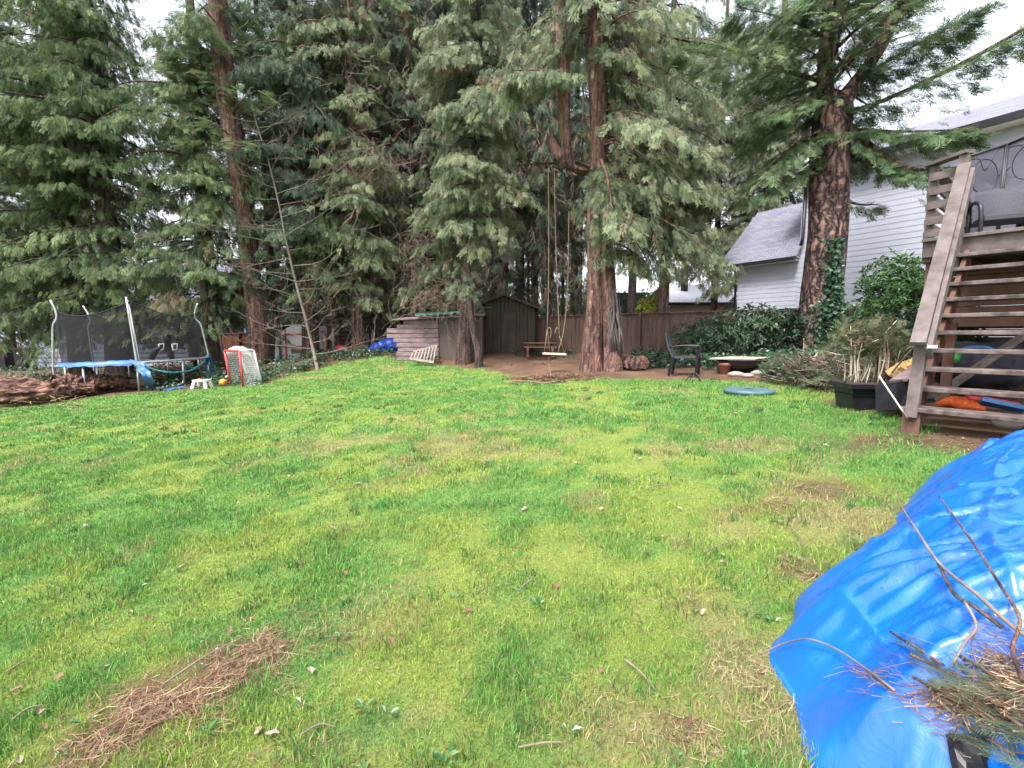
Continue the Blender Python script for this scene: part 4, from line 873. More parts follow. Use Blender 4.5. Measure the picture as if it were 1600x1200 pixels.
# padding: still on the left half of the rim, fallen off at the middle pole
V = []; F = []; aa, ab = ang_for(92), ang_for(206)
for i in range(41):
    u = i/40; a = aa+(ab-aa)*u; wv = .010*math.sin(i*1.1)+.012*math.sin(i*.47)
    V += [tp(a, TR-.27, .05), tp(a, TR-.05, .085+wv*.5), tp(a, TR+.05, .05), tp(a, TR+.075, -.015-.05*u+wv)]
for i in range(40):
    for j in range(3): F.append((i*4+j, i*4+4+j, i*4+5+j, i*4+1+j))
MB().add(V, F, True).build('edge_pad', M['blue_pad'], tr)
V = []; F = []; p = tp(ang_for(212), TR+.08, .06); c = [p, at(222, 575, p.y-.15), at(230, 590, p.y-.25), gp(237, 609)+Vector((0, 0, .03)), gp(262, 610)+Vector((0, 0, .03)), gp(286, 606)+Vector((0, 0, .04))]
C_ = curve_pts(c, 8)
for i, q in enumerate(C_):
    u = i/(len(C_)-1); wdt = .17+.05*math.sin(i*.8); s_ = Vector((-.6, .35, 0)) if u > .55 else Vector((-.95, .1, .12))
    for j in range(5): v = (j/4-.5)*2; V.append(q+s_*(v*wdt)+Vector((0, .03*math.sin(j*2.3+i*.6), .02*math.cos(j*3+i*.9))))
for i in range(len(C_)-1):
    for j in range(4): F.append((i*5+j, i*5+5+j, i*5+6+j, i*5+1+j))
MB().add(V, F, True).build('torn_pad', M['blue_pad'], tr)
mb = MB(); P = [tp(ang_for(218)), at(240, 577, 12.7), at(270, 582, 12.9), at(300, 578, 13.6), tp(ang_for(323))-Vector((0, 0, .08))]; mb.tube(curve_pts(P, 8), .022, 6); P = [tp(ang_for(285))-Vector((0, 0, .1)), at(305, 575, 13.9), tp(ang_for(324))-Vector((0, 0, .02))]; mb.tube(curve_pts(P, 6), .03, 6); mb.build('loose_strap', M['teal_pad'], tr)
V, F = lump([tp(ang_for(322), TR+.05, .06), at(328, 572, 14.9), at(327, 592, 14.9)], [.06, .12, .07], 12, .3, 1, 6); MB().add(V, F, True).build('torn_pad', M['blue_pad'], tr)
# toy on the mat
z0 = rimz(-11.2); by = thing('jumping_toy', (at(262, 560, 14.3).x, 14.3, rimz(-10.7)), 'black upright toy with two pale square loops standing inside the trampoline', 'toy')
q = lambda px, py: at(px, py, 14.3)
MB().tube(curve_pts([q(270, 562), q(265, 548), q(262, 535), q(260, 522)], 4), [.07]*4+[.06]*4+[.10]*4+[.07], 8).build('post', M['black'], by)
for px in (252, 273): MB().tube([q(px-4, 538), q(px+4, 537), q(px+4, 546), q(px-3, 547), q(px-4, 538)], .022, 6).build('loop', M['white'], by)
V, F = lump([q(236, 560), q(241, 550), q(250, 543)], [.09, .10, .06], 10, .1, 1, 3); MB().add(V, F, True).build('chute', M['grey_fabric'], by)

# stool, balls, goal, white cover
s0 = gp(316, 607); st_ = thing('step_stool', s0, 'small white plastic step stool at the right foot of the trampoline', 'stool')
MB().box(s0+Vector((0, 0, .22)), (.36, .26, .045)).build('seat', M['white'], st_)
for sx in (-1, 1):
    for sy in (-1, 1):
        b = s0+Vector((sx*.19, sy*.13, 0)); tpp = s0+Vector((sx*.14, sy*.09, .2)); MB().beam(b, tpp, .07, .05, (0, 1, 0)).build('leg', M['white'], st_)
p = gp(349, 603); bl = MB().ball(p+Vector((0, 0, .1)), .105, 20).build('ball', M['yellow'], base=p); tag(bl, 'yellow ball with dark patches beside the hockey goal', 'ball')
mb = MB()
for k in range(9):
    a, e = k*2.4, -1+2*(k+.5)/9; d = Vector((math.cos(a)*math.sqrt(1-e*e), math.sin(a)*math.sqrt(1-e*e), e)); x_ = d.orthogonal().normalized(); y_ = d.cross(x_); c = p+Vector((0, 0, .1))
    mb.add([c+(d+x_*math.cos(j*PI*2/5)*.32+y_*math.sin(j*PI*2/5)*.32).normalized()*.107 for j in range(5)], [tuple(range(5))])
mb.build('dark_patches', M['darkcloth'], bl)
p = gp(312, 600); tag(MB().ball(p+Vector((0, 0, .09)), .09, 16).build('ball', M['orange'], base=p), 'orange ball behind the white step stool', 'ball')
ga, gb_, gc_ = gp(361, 602), gp(380, 605), gp(409, 600); gd = gc_+(ga-gb_)*1.0; gd.z = g(gd.x, gd.y)
ha, hb = at(351, 548, ga.y), at(374, 548, gb_.y); hc = at(396, 547, gc_.y); hd = hc+(ha-hb); hd.z = hc.z
gl = thing('hockey_goal', gb_, 'street hockey goal with red front posts and sagging white net', 'goal')
for a, b in ((ga, ha), (gb_, hb)): MB().tube([a, b], .033, 10).build('post', M['red'], gl)
MB().tube([ha, hb], .033, 10).build('crossbar', M['red'], gl)
MB().tube([hc, gc_], .028, 8).build('back_post', M['white'], gl); MB().tube([hd, gd], .028, 8).build('back_post', M['white'], gl)
mb = MB()
for a, b in ((hb, hc), (ha, hd), (hc, hd), (gb_, gc_), (gc_, gd), (ga, gd)): mb.tube([a, b], .024, 8)
mb.build('base_frame', M['white'], gl)
mb = MB()
def netpatch(a, b, c, d, n, m_):
    for i in range(n+1): mb.tube([a.lerp(b, i/n), d.lerp(c, i/n)], .0055, 3, cap=False)
    for j in range(m_+1): mb.tube([a.lerp(d, j/m_), b.lerp(c, j/m_)], .0055, 3, cap=False)
netpatch(gb_, gc_, hc, hb, 12, 16); netpatch(gc_, gd, hd, hc, 14, 16); netpatch(ga, gd, hd, ha, 12, 16); netpatch(ha, hb, hc, hd, 12, 5)
mb.build('net', M['white'], gl)
V, F = lump([at(353, 556, 14.8), at(363, 549, 14.8), at(378, 547, 14.8), at(394, 556, 14.8)], [.05, .15, .18, .15, .05], 20, .3, .8, 9, .7)
tag(MB().add(V, F, True).build('cover', M['white'], base=at(372, 558, 14.6)), 'white crumpled cover heaped behind the hockey goal', 'cover')
p = at(322, 548, 20); bn = thing('bench', (p.x, p.y, g(p.x, p.y)), 'dark purplish bench against the reddish fence', 'bench')
MB().box((p.x, p.y, p.z), (1.1, .4, .06)).box((p.x, p.y+.2, p.z+.12), (1.1, .05, .25)).build('seat', M['purple'], bn)
for s_ in (-.45, .45): MB().box((p.x+s_, p.y, (p.z-.04+g(p.x, p.y))/2), (.07, .36, p.z-.04-g(p.x, p.y))).build('leg', M['purple'], bn)

# ---------------------------------------------------------------- rotten log
def rot_log(label, pts, rad, seed, n=72, sq=.8):
    P = curve_pts(pts, 26); k = len(P); rr_ = np.interp(np.linspace(0, 1, k), np.linspace(0, 1, len(rad)), rad); V = np.zeros((k, n, 3))
    a = np.arange(n)*2*PI/n
    for i, p in enumerate(P):
        d = (P[min(i+1, k-1)]-P[max(i-1, 0)]).normalized(); s_ = d.cross(Vector((0, 0, 1))).normalized(); u = s_.cross(d); al = i*.16
        q = 1+.75*(fbm(al*1.2+3*np.cos(a), 3*np.sin(a)+al*.3+9, seed, 5)-.5)+.35*(vn(al*3.1+0*a, np.abs(np.sin(a/2))*9, seed+3)-.5)
        low = np.exp(-((((a-5.2)+PI) % (2*PI)-PI)/.6)**2); q *= 1-.35*low
        V[i] = np.array(p)[None]+(np.outer(np.cos(a)*q, s_)+np.outer(np.sin(a)*q*sq, u))*rr_[i]
    I = np.arange(k*n).reshape(k, n); J = np.roll(I, -1, 1); F = np.stack([I[:-1], J[:-1], J[1:], I[1:]], -1).reshape(-1, 4)
    return tag(npobj('rotten_log', V.reshape(-1, 3), [F], M['rot'], base=tuple(pts[0]), smooth=False), label, 'log')
z_ = Vector((0, 0, 1))
p = [gp(-80, 636), gp(0, 634), gp(60, 632), gp(110, 622), gp(150, 618)]
rot_log('crumbling reddish rotten log lying at the lower left edge of the lawn', [p[0]+z_*.36, p[1]+z_*.32, p[2]+z_*.28, p[3]+z_*.2, p[4]+z_*.16], [.42, .40, .44, .36, .24, .14], 5)
p = [gp(85, 624), gp(130, 618), gp(170, 613), gp(205, 609), gp(240, 607)]
rot_log('narrower red-brown rotten log running back under the trampoline', [p[0]+z_*.34, p[1]+z_*.30, p[2]+z_*.24, p[3]+z_*.18, p[4]+z_*.12], [.30, .32, .30, .26, .2, .1], 8)
rg = np.random.default_rng(8)
litter('log_debris', 'splinters and twigs scattered round the rotten log', [straws(260, tuple(gp(60, 640))[:2], 1.6, .6, 0, (.02, .35), (.08, .5), .018, BR+TAN, rg), straws(120, tuple(gp(150, 615))[:2], 1.3, .4, .2, (.02, .2), (.08, .4), .018, BR+TAN, rg)])

# ---------------------------------------------------------------- bare sapling
def sapling():
    Y = 16.3; px = [(497, 580), (489, 545), (478, 500), (462, 440), (448, 380), (438, 330), (428, 285), (416, 240), (400, 190), (392, 150)]; P = [at(x, y, Y) for x, y in px]; P[0] = gp(497, 580)-Vector((0, 0, .05))
    t_ = thing('bare_sapling', P[0]+Vector((0, 0, .05)), 'slender leafless sapling with spreading pale twigs at the lawn edge', 'tree'); rd = random.Random(6); mb = MB(); br = MB()
    C_ = curve_pts(P, 5); k = len(C_); mb.tube(C_, [.052*(1-i/(k-1))**.85+.008 for i in range(k)], 9); mb.build('trunk', M['pale_bark'], t_)
    def limb(p, d, L, r_, depth):
        pts = [p]; q = p.copy(); n = 7
        for i in range(n):
            d = (d+Vector((rd.gauss(0, .10), rd.gauss(0, .10), rd.gauss(.035, .09)))).normalized(); q = q+d*(L/n); pts.append(q.copy())
        br.tube(pts, [r_*(1-.8*i/n) for i in range(n+1)], 4, cap=False)
        if depth:
            for i in range(2, n+1):
                for _ in range(2 if depth > 1 else 1):
                    if rd.random() < .75: sd_ = (d+Vector((rd.gauss(0, .6), rd.gauss(0, .6), rd.gauss(.05, .4)))).normalized(); limb(pts[i], sd_, L*rd.uniform(.2, .42), r_*.5, depth-1)
    for i in range(42):
        u = .10+.86*(i+rd.random()*.5)/42; p = C_[int(u*(k-1))]; s_ = -1 if i % 2 else 1; L = rd.uniform(1.3, 3.2)*(1.15-.6*u)
        limb(p, Vector((s_, rd.gauss(-.1, .5), rd.gauss(.16, .16))).normalized(), L, .019*(1.25-.6*u), 2)
    br.build('branches', M['pale_bark'], t_)
sapling()

# ---------------------------------------------------------------- dead twig tangles
def tangle(name, label, c, sx, sy, sz, n, L, r_, seed, m='twig', sag=-.5, cat='dead branches'):
    rd = random.Random(seed); mb = MB(); c = Vector(c)
    for _ in range(n):
        p = c+Vector((rd.gauss(0, sx), rd.gauss(0, sy), rd.gauss(0, sz))); d = Vector((rd.gauss(0, 1), rd.gauss(0, 1), rd.gauss(sag, .6))).normalized(); pts = [p]; l = L*rd.uniform(.4, 1.2)
        for k in range(7): d = (d+Vector((rd.gauss(0, .3), rd.gauss(0, .3), rd.gauss(sag*.25, .25)))).normalized(); p = p+d*l/7; pts.append(p)
        mb.tube(pts, [r_*.8*(1-.85*k/7) for k in range(8)], 3, cap=False)
        for _k in range(2):
            e = pts[rd.randrange(2, 7)]; d2 = (d+Vector((rd.gauss(0, .7), rd.gauss(0, .7), rd.gauss(0, .5)))).normalized(); mb.tube([e, e+d2*l*.12, e+d2*l*.22+Vector((0, 0, -.03))], [r_*.45, r_*.35, r_*.15], 3, cap=False)
    return tag(mb.build(name, M[m], base=c), label, cat, kind='stuff')
tangle('dead_twigs', 'tangle of dead grey twigs hanging above the lean-to roof', at(690, 465, 16.2), .55, .4, .45, 210, 1.3, .014, 3)
tangle('dead_twigs', 'curtain of dead twigs hanging beside the tall bare trunks', at(648, 385, 18), .55, .5, 1.0, 240, 1.4, .014, 4)
tangle('dead_twigs', 'brownish nest of dead twigs high under the cedar boughs', at(585, 258, 17.5), .8, .5, .45, 320, 1.1, .013, 5)
tangle('dead_twigs', 'bare twigs low on the dark cedars behind the sapling', at(500, 470, 17.4), 1.2, .4, .45, 120, 1.2, .011, 6, sag=-.1)
tangle('dead_twigs', 'scattered bare twigs high among the middle cedars', at(560, 120, 17), 2.2, .8, 1.6, 160, 1.5, .013, 7, sag=-.2)
def vine(mb, pts, r_, n=6): mb.tube(curve_pts(pts, 5), r_, n)
mb = MB(); rd = random.Random(12)
for k in range(16):
    x0 = rd.uniform(955, 968); Y = 11.85+rd.uniform(-.15, .1); vine(mb, [at(x0+rd.uniform(-4, 4), 455+rd.uniform(-10, 40), Y), at(x0+rd.uniform(-6, 6), 495, Y-.05), at(x0+rd.uniform(-4, 8), 535, Y-.1), gp(x0+rd.uniform(2, 12), 577)], rd.uniform(.012, .03))
tag(mb.build('vine', M['wood'], base=gp(962, 577)), 'twisted bare ivy stems climbing right side of swing tree', 'vine')

# ---------------------------------------------------------------- rope swing
sp = lambda px, py, dY=0: at(px, py, SW+dY)
sw = thing('rope_swing', sp(866, 553), 'rope swing with pale wooden board hanging from the cedar limb', 'swing')
MB().box(sp(866, 553), (.60, .24, .05), R(4), 0, R(2)).build('seat', M['board'], sw)
Lr = [curve_pts([sp(857, 262), sp(857.5, 350), sp(857, 450), sp(855, 515)], 4), curve_pts([sp(855, 515), sp(851, 549, -.1)], 2), curve_pts([sp(855, 515), sp(859, 549, .1)], 2)]
Rr = [curve_pts([sp(866, 262), sp(869, 400), sp(873, 500), sp(874, 525)], 4), curve_pts([sp(874, 525), sp(881, 549, .1)], 2), curve_pts([sp(889, 330), sp(887, 450), sp(881, 515), sp(872, 549, -.1)], 4)]
for grp_ in (Lr, Rr):
    mb = MB()
    for c in grp_: mb.tube(c, .011, 6)
    mb.build('rope', M['rope'], sw)
mb = MB(); mb.tube(curve_pts([sp(855, 514), sp(859, 512, -.05), sp(861, 518, -.05), sp(860, 528, -.05)], 4), .013, 6); mb.tube(curve_pts([sp(874, 516), sp(870, 512, -.05), sp(868, 517, -.05), sp(867, 521, -.05)], 4), .013, 6); mb.build('knot_end', M['rope'], sw)
MB().tube(curve_pts([sp(857, 556), sp(858, 572, -.1), gp(861, 594)+z_*.1], 4), .014, 6).build('tail_rope', M['rope'], sw)
stick('rope_end', 'loose pale rope lying on the mulch under the swing', 'rope', [gp(800, 597)+z_*.03, gp(830, 598)+z_*.03, gp(850, 601)+z_*.03, gp(875, 597)+z_*.03], .016, .016, 'rope')
# picnic table
PY_ = 16.4; pc = thing('picnic_table', (at(842, 552, PY_).x, PY_, fz(842, PY_)), 'low brown picnic table in shade between shed and swing', 'table')
a, b = at(818, 536, PY_), at(868, 533, PY_); zt = a.z; zg = fz(842, PY_); cx = (a.x+b.x)/2; ln_ = b.x-a.x
mb = MB()
for k in range(4): mb.box((cx, PY_-.25+.17*k, zt), (ln_, .15, .04))
mb.build('tabletop', M['wood_brown'], pc)
for s_ in (-1, 1): MB().box((cx, PY_+s_*.62, zg+.36), (ln_, .24, .04)).build('seat', M['wood_brown'], pc)
for s_ in (-.38, .38):
    for q in (-1, 1): MB().beam((cx+s_*ln_, PY_+q*.55, zg), (cx+s_*ln_, PY_+q*.15, zt-.03), .08, .05).build('leg', M['wood_brown'], pc)
# cut log
V, F = lump([gp(977, 578)+z_*.17+Vector((0, .1, 0)), gp(985, 578)+z_*.18, gp(996, 578)+z_*.18, gp(1007, 577)+z_*.17], [.13, .2, .21, .19], 9, .35, 1, 3)
tag(MB().add(V, F).build('split_log', M['bark_red'], base=gp(992, 578)), 'chunky split red cedar log lying right of swing tree', 'log')
stick('stick', 'dark branch lying behind the split red log', 'branch', [gp(1005, 570)+z_*.06, gp(1025, 568)+z_*.08, gp(1050, 569)+z_*.05], .05, .03, 'wood_dark')
# ---------------------------------------------------------------- chair, wire stand, fire pit, lid
c0 = gp(1071, 586.5); ch = thing('garden_chair', c0, 'dark woven metal armchair facing right on the back lawn', 'chair')
rz = R(-28); mm_ = Matrix.Translation(c0) @ Matrix.Rotation(rz, 4, 'Z'); q = lambda x, y, z: mm_ @ Vector((x, y, z))
MB().add([q(-.24, -.25, .43), q(.27, -.25, .45), q(.27, .25, .45), q(-.24, .25, .43), q(-.24, -.25, .39), q(.27, -.25, .41), q(.27, .25, .41), q(-.24, .25, .39)], [(0, 1, 2, 3), (7, 6, 5, 4), (0, 4, 5, 1), (1, 5, 6, 2), (2, 6, 7, 3), (3, 7, 4, 0)]).build('seat', M['wicker_dark'], ch)
V = []; F = []
for i in range(7):
    u = i/6
    for j in range(5): v = -1+2*j/4; V.append(q(-.24-.16*u-.03*math.sin(PI*u)-.03*(1-v*v), v*(.25-.01*u), .43+.5*u+.025*(1-v*v)*u))
k = len(V); V += [v+Vector((-.03, 0, 0)) for v in V]
for i in range(6):
    for j in range(4): F += [(i*5+j, i*5+j+1, i*5+6+j, i*5+5+j), (k+i*5+5+j, k+i*5+6+j, k+i*5+j+1, k+i*5+j)]
for i in range(6): F += [(i*5, i*5+5, k+i*5+5, k+i*5), (i*5+4, k+i*5+4, k+i*5+9, i*5+9)]
F += [(30+j, 31+j, k+31+j, k+30+j) for j in range(4)]
MB().add(V, F).build('backrest', M['wicker_dark'], ch)
for s_ in (-1, 1):
    MB().beam(q(-.33, s_*.25, 0), q(-.25, s_*.25, .42), .05, .04, (0, 1, 0)).build('leg', M['black'], ch)
    MB().beam(q(.25, s_*.25, 0), q(.25, s_*.25, .66), .045, .035, (0, 1, 0)).build('leg', M['black'], ch)
    MB().tube(curve_pts([q(-.31, s_*.26, .64), q(-.1, s_*.27, .67), q(.15, s_*.27, .67), q(.27, s_*.26, .65)], 4), .022, 6).build('armrest', M['black'], ch)
p = gp(1084, 597); ws = MB()
for k in range(5):
    a = k*2*PI/5+.4; ws.tube(curve_pts([p+Vector((.17*math.cos(a), .17*math.sin(a), .0)), p+Vector((.08*math.cos(a), .08*math.sin(a), .13)), p+Vector((.03*math.cos(a+.5), .03*math.sin(a+.5), .2))], 4), .009, 5)
ws.tube([p+Vector((.1*math.cos(k*PI/8), .1*math.sin(k*PI/8), .11)) for k in range(17)], .008, 5); ws.tube(curve_pts([p+Vector((.3, .1, .02)), p+Vector((.45, .1, .06)), p+Vector((.65, .05, .015))], 4), .008, 5)
tag(ws.build('wire_stand', M['trim_black'], base=p), 'bent black wire plant stand on the grass by the chair', 'plant stand')
b0 = gp(1157, 587); FYY = b0.y+.45; fx = (1158-800)/FPX*FYY; zg = g(fx, FYY)
fp = thing('fire_pit', (fx, FYY, zg), 'rusty black fire bowl on legs set on the lawn edge', 'fire pit')
zt = at(1158, 561, FYY).z-zg; MB().lathe((fx, FYY, zg), [(.05, .06), (.25, .08), (.40, .16), (.48, .26), (.51, zt-.03), (.54, zt-.02), (.54, zt), (.49, zt), (.46, .26), (.2, .12), (.02, .1)], 32).build('bowl', M['iron'], fp)
for k in range(3): a = k*2*PI/3-.9; MB().tube([(fx+.38*math.cos(a), FYY+.38*math.sin(a), zg+.2), (fx+.5*math.cos(a), FYY+.5*math.sin(a), zg)], .02, 6).build('leg', M['iron'], fp)
pl = [at(1109, 562, FYY-.25), at(1180, 562, FYY-.42), at(1203, 558, FYY+.15), at(1140, 557, FYY+.55)]; zz_ = zg+zt+.035; pl = [Vector((v.x, v.y, zz_)) for v in pl]
tag(MB().poly(pl, .025, (0, 0, 1)).build('plywood_sheet', M['board'], base=pl[0]), 'pale plywood sheet laid over the fire bowl', 'board')
p = gp(1132, 585); tp_ = thing('flower_pot', p, 'terracotta pot against the left side of the fire bowl', 'pot'); MB().lathe(p, [(.09, 0), (.13, .2), (.15, .2), (.15, .26), (.12, .26), (.1, .1)], 18).build('body', M['terracotta'], tp_)
for px, py, s_, label in ((1150, 588, .16, 'flat grey stone under the front of the fire bowl'), (1185, 586, .15, 'pale brick-like stone under right side of the fire bowl'), (1168, 590, .12, 'small pale stone in front of the fire bowl')):
    p = gp(px, py); tag(MB().ball(p+z_*.04, s_, 12, .25, (1.1, .7, .42), px).build('stone', M['concrete'], base=p), label, 'stone')
p = gp(1170, 613.5); ld_ = thing('drain_lid', p, 'round faded blue-green cover set flush in the lawn', 'lid'); MB().lathe(p, [(.40, 0), (.40, .055), (.37, .065), (.32, .06), (.02, .062)], 32).build('disc', M['stone_blue'], ld_); MB().box(p+z_*.075, (.14, .04, .02)).build('grip', M['stone_blue'], ld_)
# ---------------------------------------------------------------- broad leaves: shrubs and ivy
def leafset(P, A, N, S, C, ratio=.4, fold=.12):
    A = nrm(A); B = nrm(np.cross(A, N)); N = np.cross(B, A); S = S[:, None]
    V = np.stack([P, P+A*S*.5+B*S*ratio/2+N*S*fold, P+A*S-N*S*.08, P+A*S*.5-B*S*ratio/2+N*S*fold], 1).reshape(-1, 3)
    i = np.arange(len(P))[:, None]*4; return V, None, np.concatenate([i+np.array([[0, 1, 2]]), i+np.array([[0, 2, 3]])]), np.repeat(C, 4, 0)
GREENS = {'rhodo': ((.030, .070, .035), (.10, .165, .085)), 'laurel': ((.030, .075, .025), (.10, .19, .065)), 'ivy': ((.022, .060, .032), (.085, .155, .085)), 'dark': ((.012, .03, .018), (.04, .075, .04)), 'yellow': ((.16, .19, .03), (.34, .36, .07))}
def shrub(name, label, base, c, rad, n, size, pal, seed, ratio=.38, whorl=6, group=None, cat='shrub', nst=14):
    rg = np.random.default_rng(seed); t_ = thing(name, base, label, cat, group); nb = n//whorl
    d = nrm(rg.normal(0, 1, (nb, 3))); r_ = rg.random(nb)**.42*(.72+.5*vn(d[:, 0]*2.3+5, d[:, 2]*2.3+d[:, 1]*1.7+5, seed)); c_ = np.array(c)
    K = c_+d*r_[:, None]*np.array(rad); K[:, 2] = np.maximum(K[:, 2], gz(K[:, 0], K[:, 1])+.05)
    O = nrm(d*.8+np.array([[0, 0, .6]])+rg.normal(0, .35, (nb, 3))); X = nrm(np.cross(O, rg.normal(0, 1, (nb, 3)))); Y = np.cross(O, X)
    P = []; A = []; a0 = rg.random(nb)*6.28
    for k in range(whorl):
        a = a0+k*2*PI/whorl+rg.normal(0, .25, nb); q = X*np.cos(a)[:, None]+Y*np.sin(a)[:, None]; P.append(K+q*.01-O*(.03*k/whorl)); A.append(q*.9+O*(.35+rg.normal(0, .3, nb))[:, None])
    P, A = np.concatenate(P), np.concatenate(A); n = len(P); N = np.tile(O, (whorl, 1)); lo, hi = [np.array(q) for q in GREENS[pal]]
    C = lo+(hi-lo)*np.clip(np.tile(rg.random(nb), whorl)*.6+rg.random(n)*.5, 0, 1)[:, None]
    V, F, Cc = merge([leafset(P, A, N, size*(.6+.7*rg.random(n)), C, ratio)])
    mb = MB(); rd = random.Random(seed)
    for k in range(nst):
        e = Vector(K[rd.randrange(nb)]); b = Vector(base)+Vector((rd.gauss(0, .1)*rad[0], rd.gauss(0, .1)*rad[1], 0)); b.z = g(b.x, b.y)-.03; m_ = b.lerp(e, .5)+Vector((rd.gauss(0, .06), rd.gauss(0, .06), .1)); mb.tube(curve_pts([b, m_, e], 4), [.022-.0015*i for i in range(9)], 5)
    mb.build('stems', M['bark'], t_); npobj('foliage', V, F, M['broad'], t_, Cc); return t_
def shrubpx(name, label, px, py0, py1, wpx, Y, n, size, pal, seed, ratio=.38, dep=.8, whorl=6, group=None):
    x = (px-800)/FPX*Y; zb = g(x, Y); zt = at(px, py0, Y).z; z1 = at(px, py1, Y).z; z1 = max(z1, zb); rx = wpx/2/FPX*Y
    return shrub(name, label, (x, Y, zb), (x, Y, (zt+z1)/2), (rx, rx*dep, max((zt-z1)/2, .1)*1.05), n, size, pal, seed, ratio, whorl, group)
GR = 'rhododendrons along the right fence'
shrubpx('rhododendron', 'glossy rhododendron behind the dark garden chair and left of the fire bowl', 1108, 495, 562, 125, 13.2, 2600, .14, 'rhodo', 1, group=GR)
shrubpx('rhododendron', 'taller rhododendron behind the plywood-topped fire bowl, against white house', 1178, 474, 560, 120, 13.0, 2900, .14, 'rhodo', 2, group=GR)
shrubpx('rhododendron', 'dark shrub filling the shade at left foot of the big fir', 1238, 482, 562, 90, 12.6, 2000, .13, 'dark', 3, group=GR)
shrubpx('rhododendron', 'dark leafy shrub right of the big fir trunk behind the planter', 1350, 462, 565, 120, 11.2, 3000, .12, 'rhodo', 4, group=GR)
shrubpx('laurel_shrub', 'upright bright leaved laurel in front of the white siding beside the stairs', 1402, 398, 520, 118, 9.6, 4200, .13, 'laurel', 5, ratio=.32)
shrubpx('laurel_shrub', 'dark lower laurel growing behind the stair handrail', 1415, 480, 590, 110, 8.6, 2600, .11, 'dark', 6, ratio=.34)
shrubpx('conical_shrub', 'yellow-green columnar cedar behind the fence, left one of a pair', 1006, 466, 500, 24, 20, 1500, .13, 'yellow', 7, ratio=.3, group='yellow-green columnar cedars')
shrubpx('conical_shrub', 'yellow-green columnar cedar behind the fence, right one of a pair', 1024, 460, 500, 22, 20, 1500, .13, 'yellow', 8, ratio=.3, group='yellow-green columnar cedars')
def ivy(name, label, polys, dens, hmax, seed, size=.085):
    rg = np.random.default_rng(seed); out = []
    for (x0, y0, x1, y1, n) in polys:
        n = int(n*dens); px = x0+(x1-x0)*rg.random(n); py = y0+(y1-y0)*rg.random(n)
        d = np.stack([(px-800)/FPX, math.cos(PITCH)+(600-py)/FPX*math.sin(PITCH), -math.sin(PITCH)+(600-py)/FPX*math.cos(PITCH)], -1); k = np.ones(n)
        for _ in range(40):
            p = d*k[:, None]; k = k+(EYE+p[:, 2]-G(p[:, 0], p[:, 1]))/np.maximum(.05, -d[:, 2]+.05*d[:, 0]+.034*d[:, 1])*.9
        p = d*k[:, None]; x, y = p[:, 0], p[:, 1]; e = edge_dist(x, y); cl = fbm(x*1.6, y*1.6, seed, 3); ok = (e < .1) & (y < 30) & (rg.random(n) < sstep(.30, .5, cl)); x, y, cl = x[ok], y[ok], cl[ok]; n = len(x)
        z = gz(x, y)+.02+hmax*rg.random(n)*sstep(.3, .7, cl); A = rg.normal(0, 1, (n, 3))*np.array([[1, 1, .45]]); N = np.array([[0, -.3, 1.]])+rg.normal(0, .5, (n, 3))
        lo, hi = [np.array(q) for q in GREENS['ivy']]; C = lo+(hi-lo)*(rg.random(n)**1.3)[:, None]
        out.append(leafset(np.stack([x, y, z], -1), A, N, size*(.6+.8*rg.random(n)), C, .85, .05))
    V, F, C = merge(out); tag(npobj(name, V, F, M['broad'], cols=C), label, 'ground cover', kind='stuff')
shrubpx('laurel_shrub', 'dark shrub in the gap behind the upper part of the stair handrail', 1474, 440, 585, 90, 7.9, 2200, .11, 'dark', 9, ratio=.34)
ivy('ivy_ground_cover', 'ivy ground cover under the trampoline and the left cedars', [(-40, 566, 330, 612, 9000), (320, 550, 480, 606, 8000), (470, 548, 600, 585, 6000), (590, 550, 640, 572, 900), (640, 545, 690, 570, 700)], 1.0, .28, 4)
ivy('ivy_ground_cover', 'ivy ground cover below the right fence around the fir', [(985, 545, 1110, 575, 4200), (1100, 545, 1330, 580, 7000), (1190, 560, 1420, 612, 4000), (800, 548, 900, 560, 500)], 1.0, .34, 5)
# ivy climbing the fir
rg = np.random.default_rng(31); n = 2600; px = 1296+24*rg.random(n)+6*rg.normal(0, 1, n); py = 372+190*rg.random(n)**.8; px += (py-372)*.04+np.where(py > 470, rg.normal(0, 22, n), 0)
P = np.array([at(a, b, FY-.45-.25*r_) for a, b, r_ in zip(px, py, rg.random(n))]); A = rg.normal(0, .6, (n, 3))+np.array([[.2, -.2, -.5]]); lo, hi = [np.array(q) for q in GREENS['ivy']]
P[:, 1] += np.clip((px-1300)/26, -.3, 1.4)**2*.28
V, F, C = merge([leafset(P, A, rg.normal(0, .4, (n, 3))+np.array([[.2, -1, .3]]), .10*(.6+.8*rg.random(n)), lo+(hi-lo)*(rg.random(n)**1.3)[:, None], .9, .05)])
tag(npobj('climbing_ivy', V, F, M['broad'], cols=C, base=tuple(gp(1305, 560))), 'green ivy climbing right side of the big fir trunk', 'ivy')

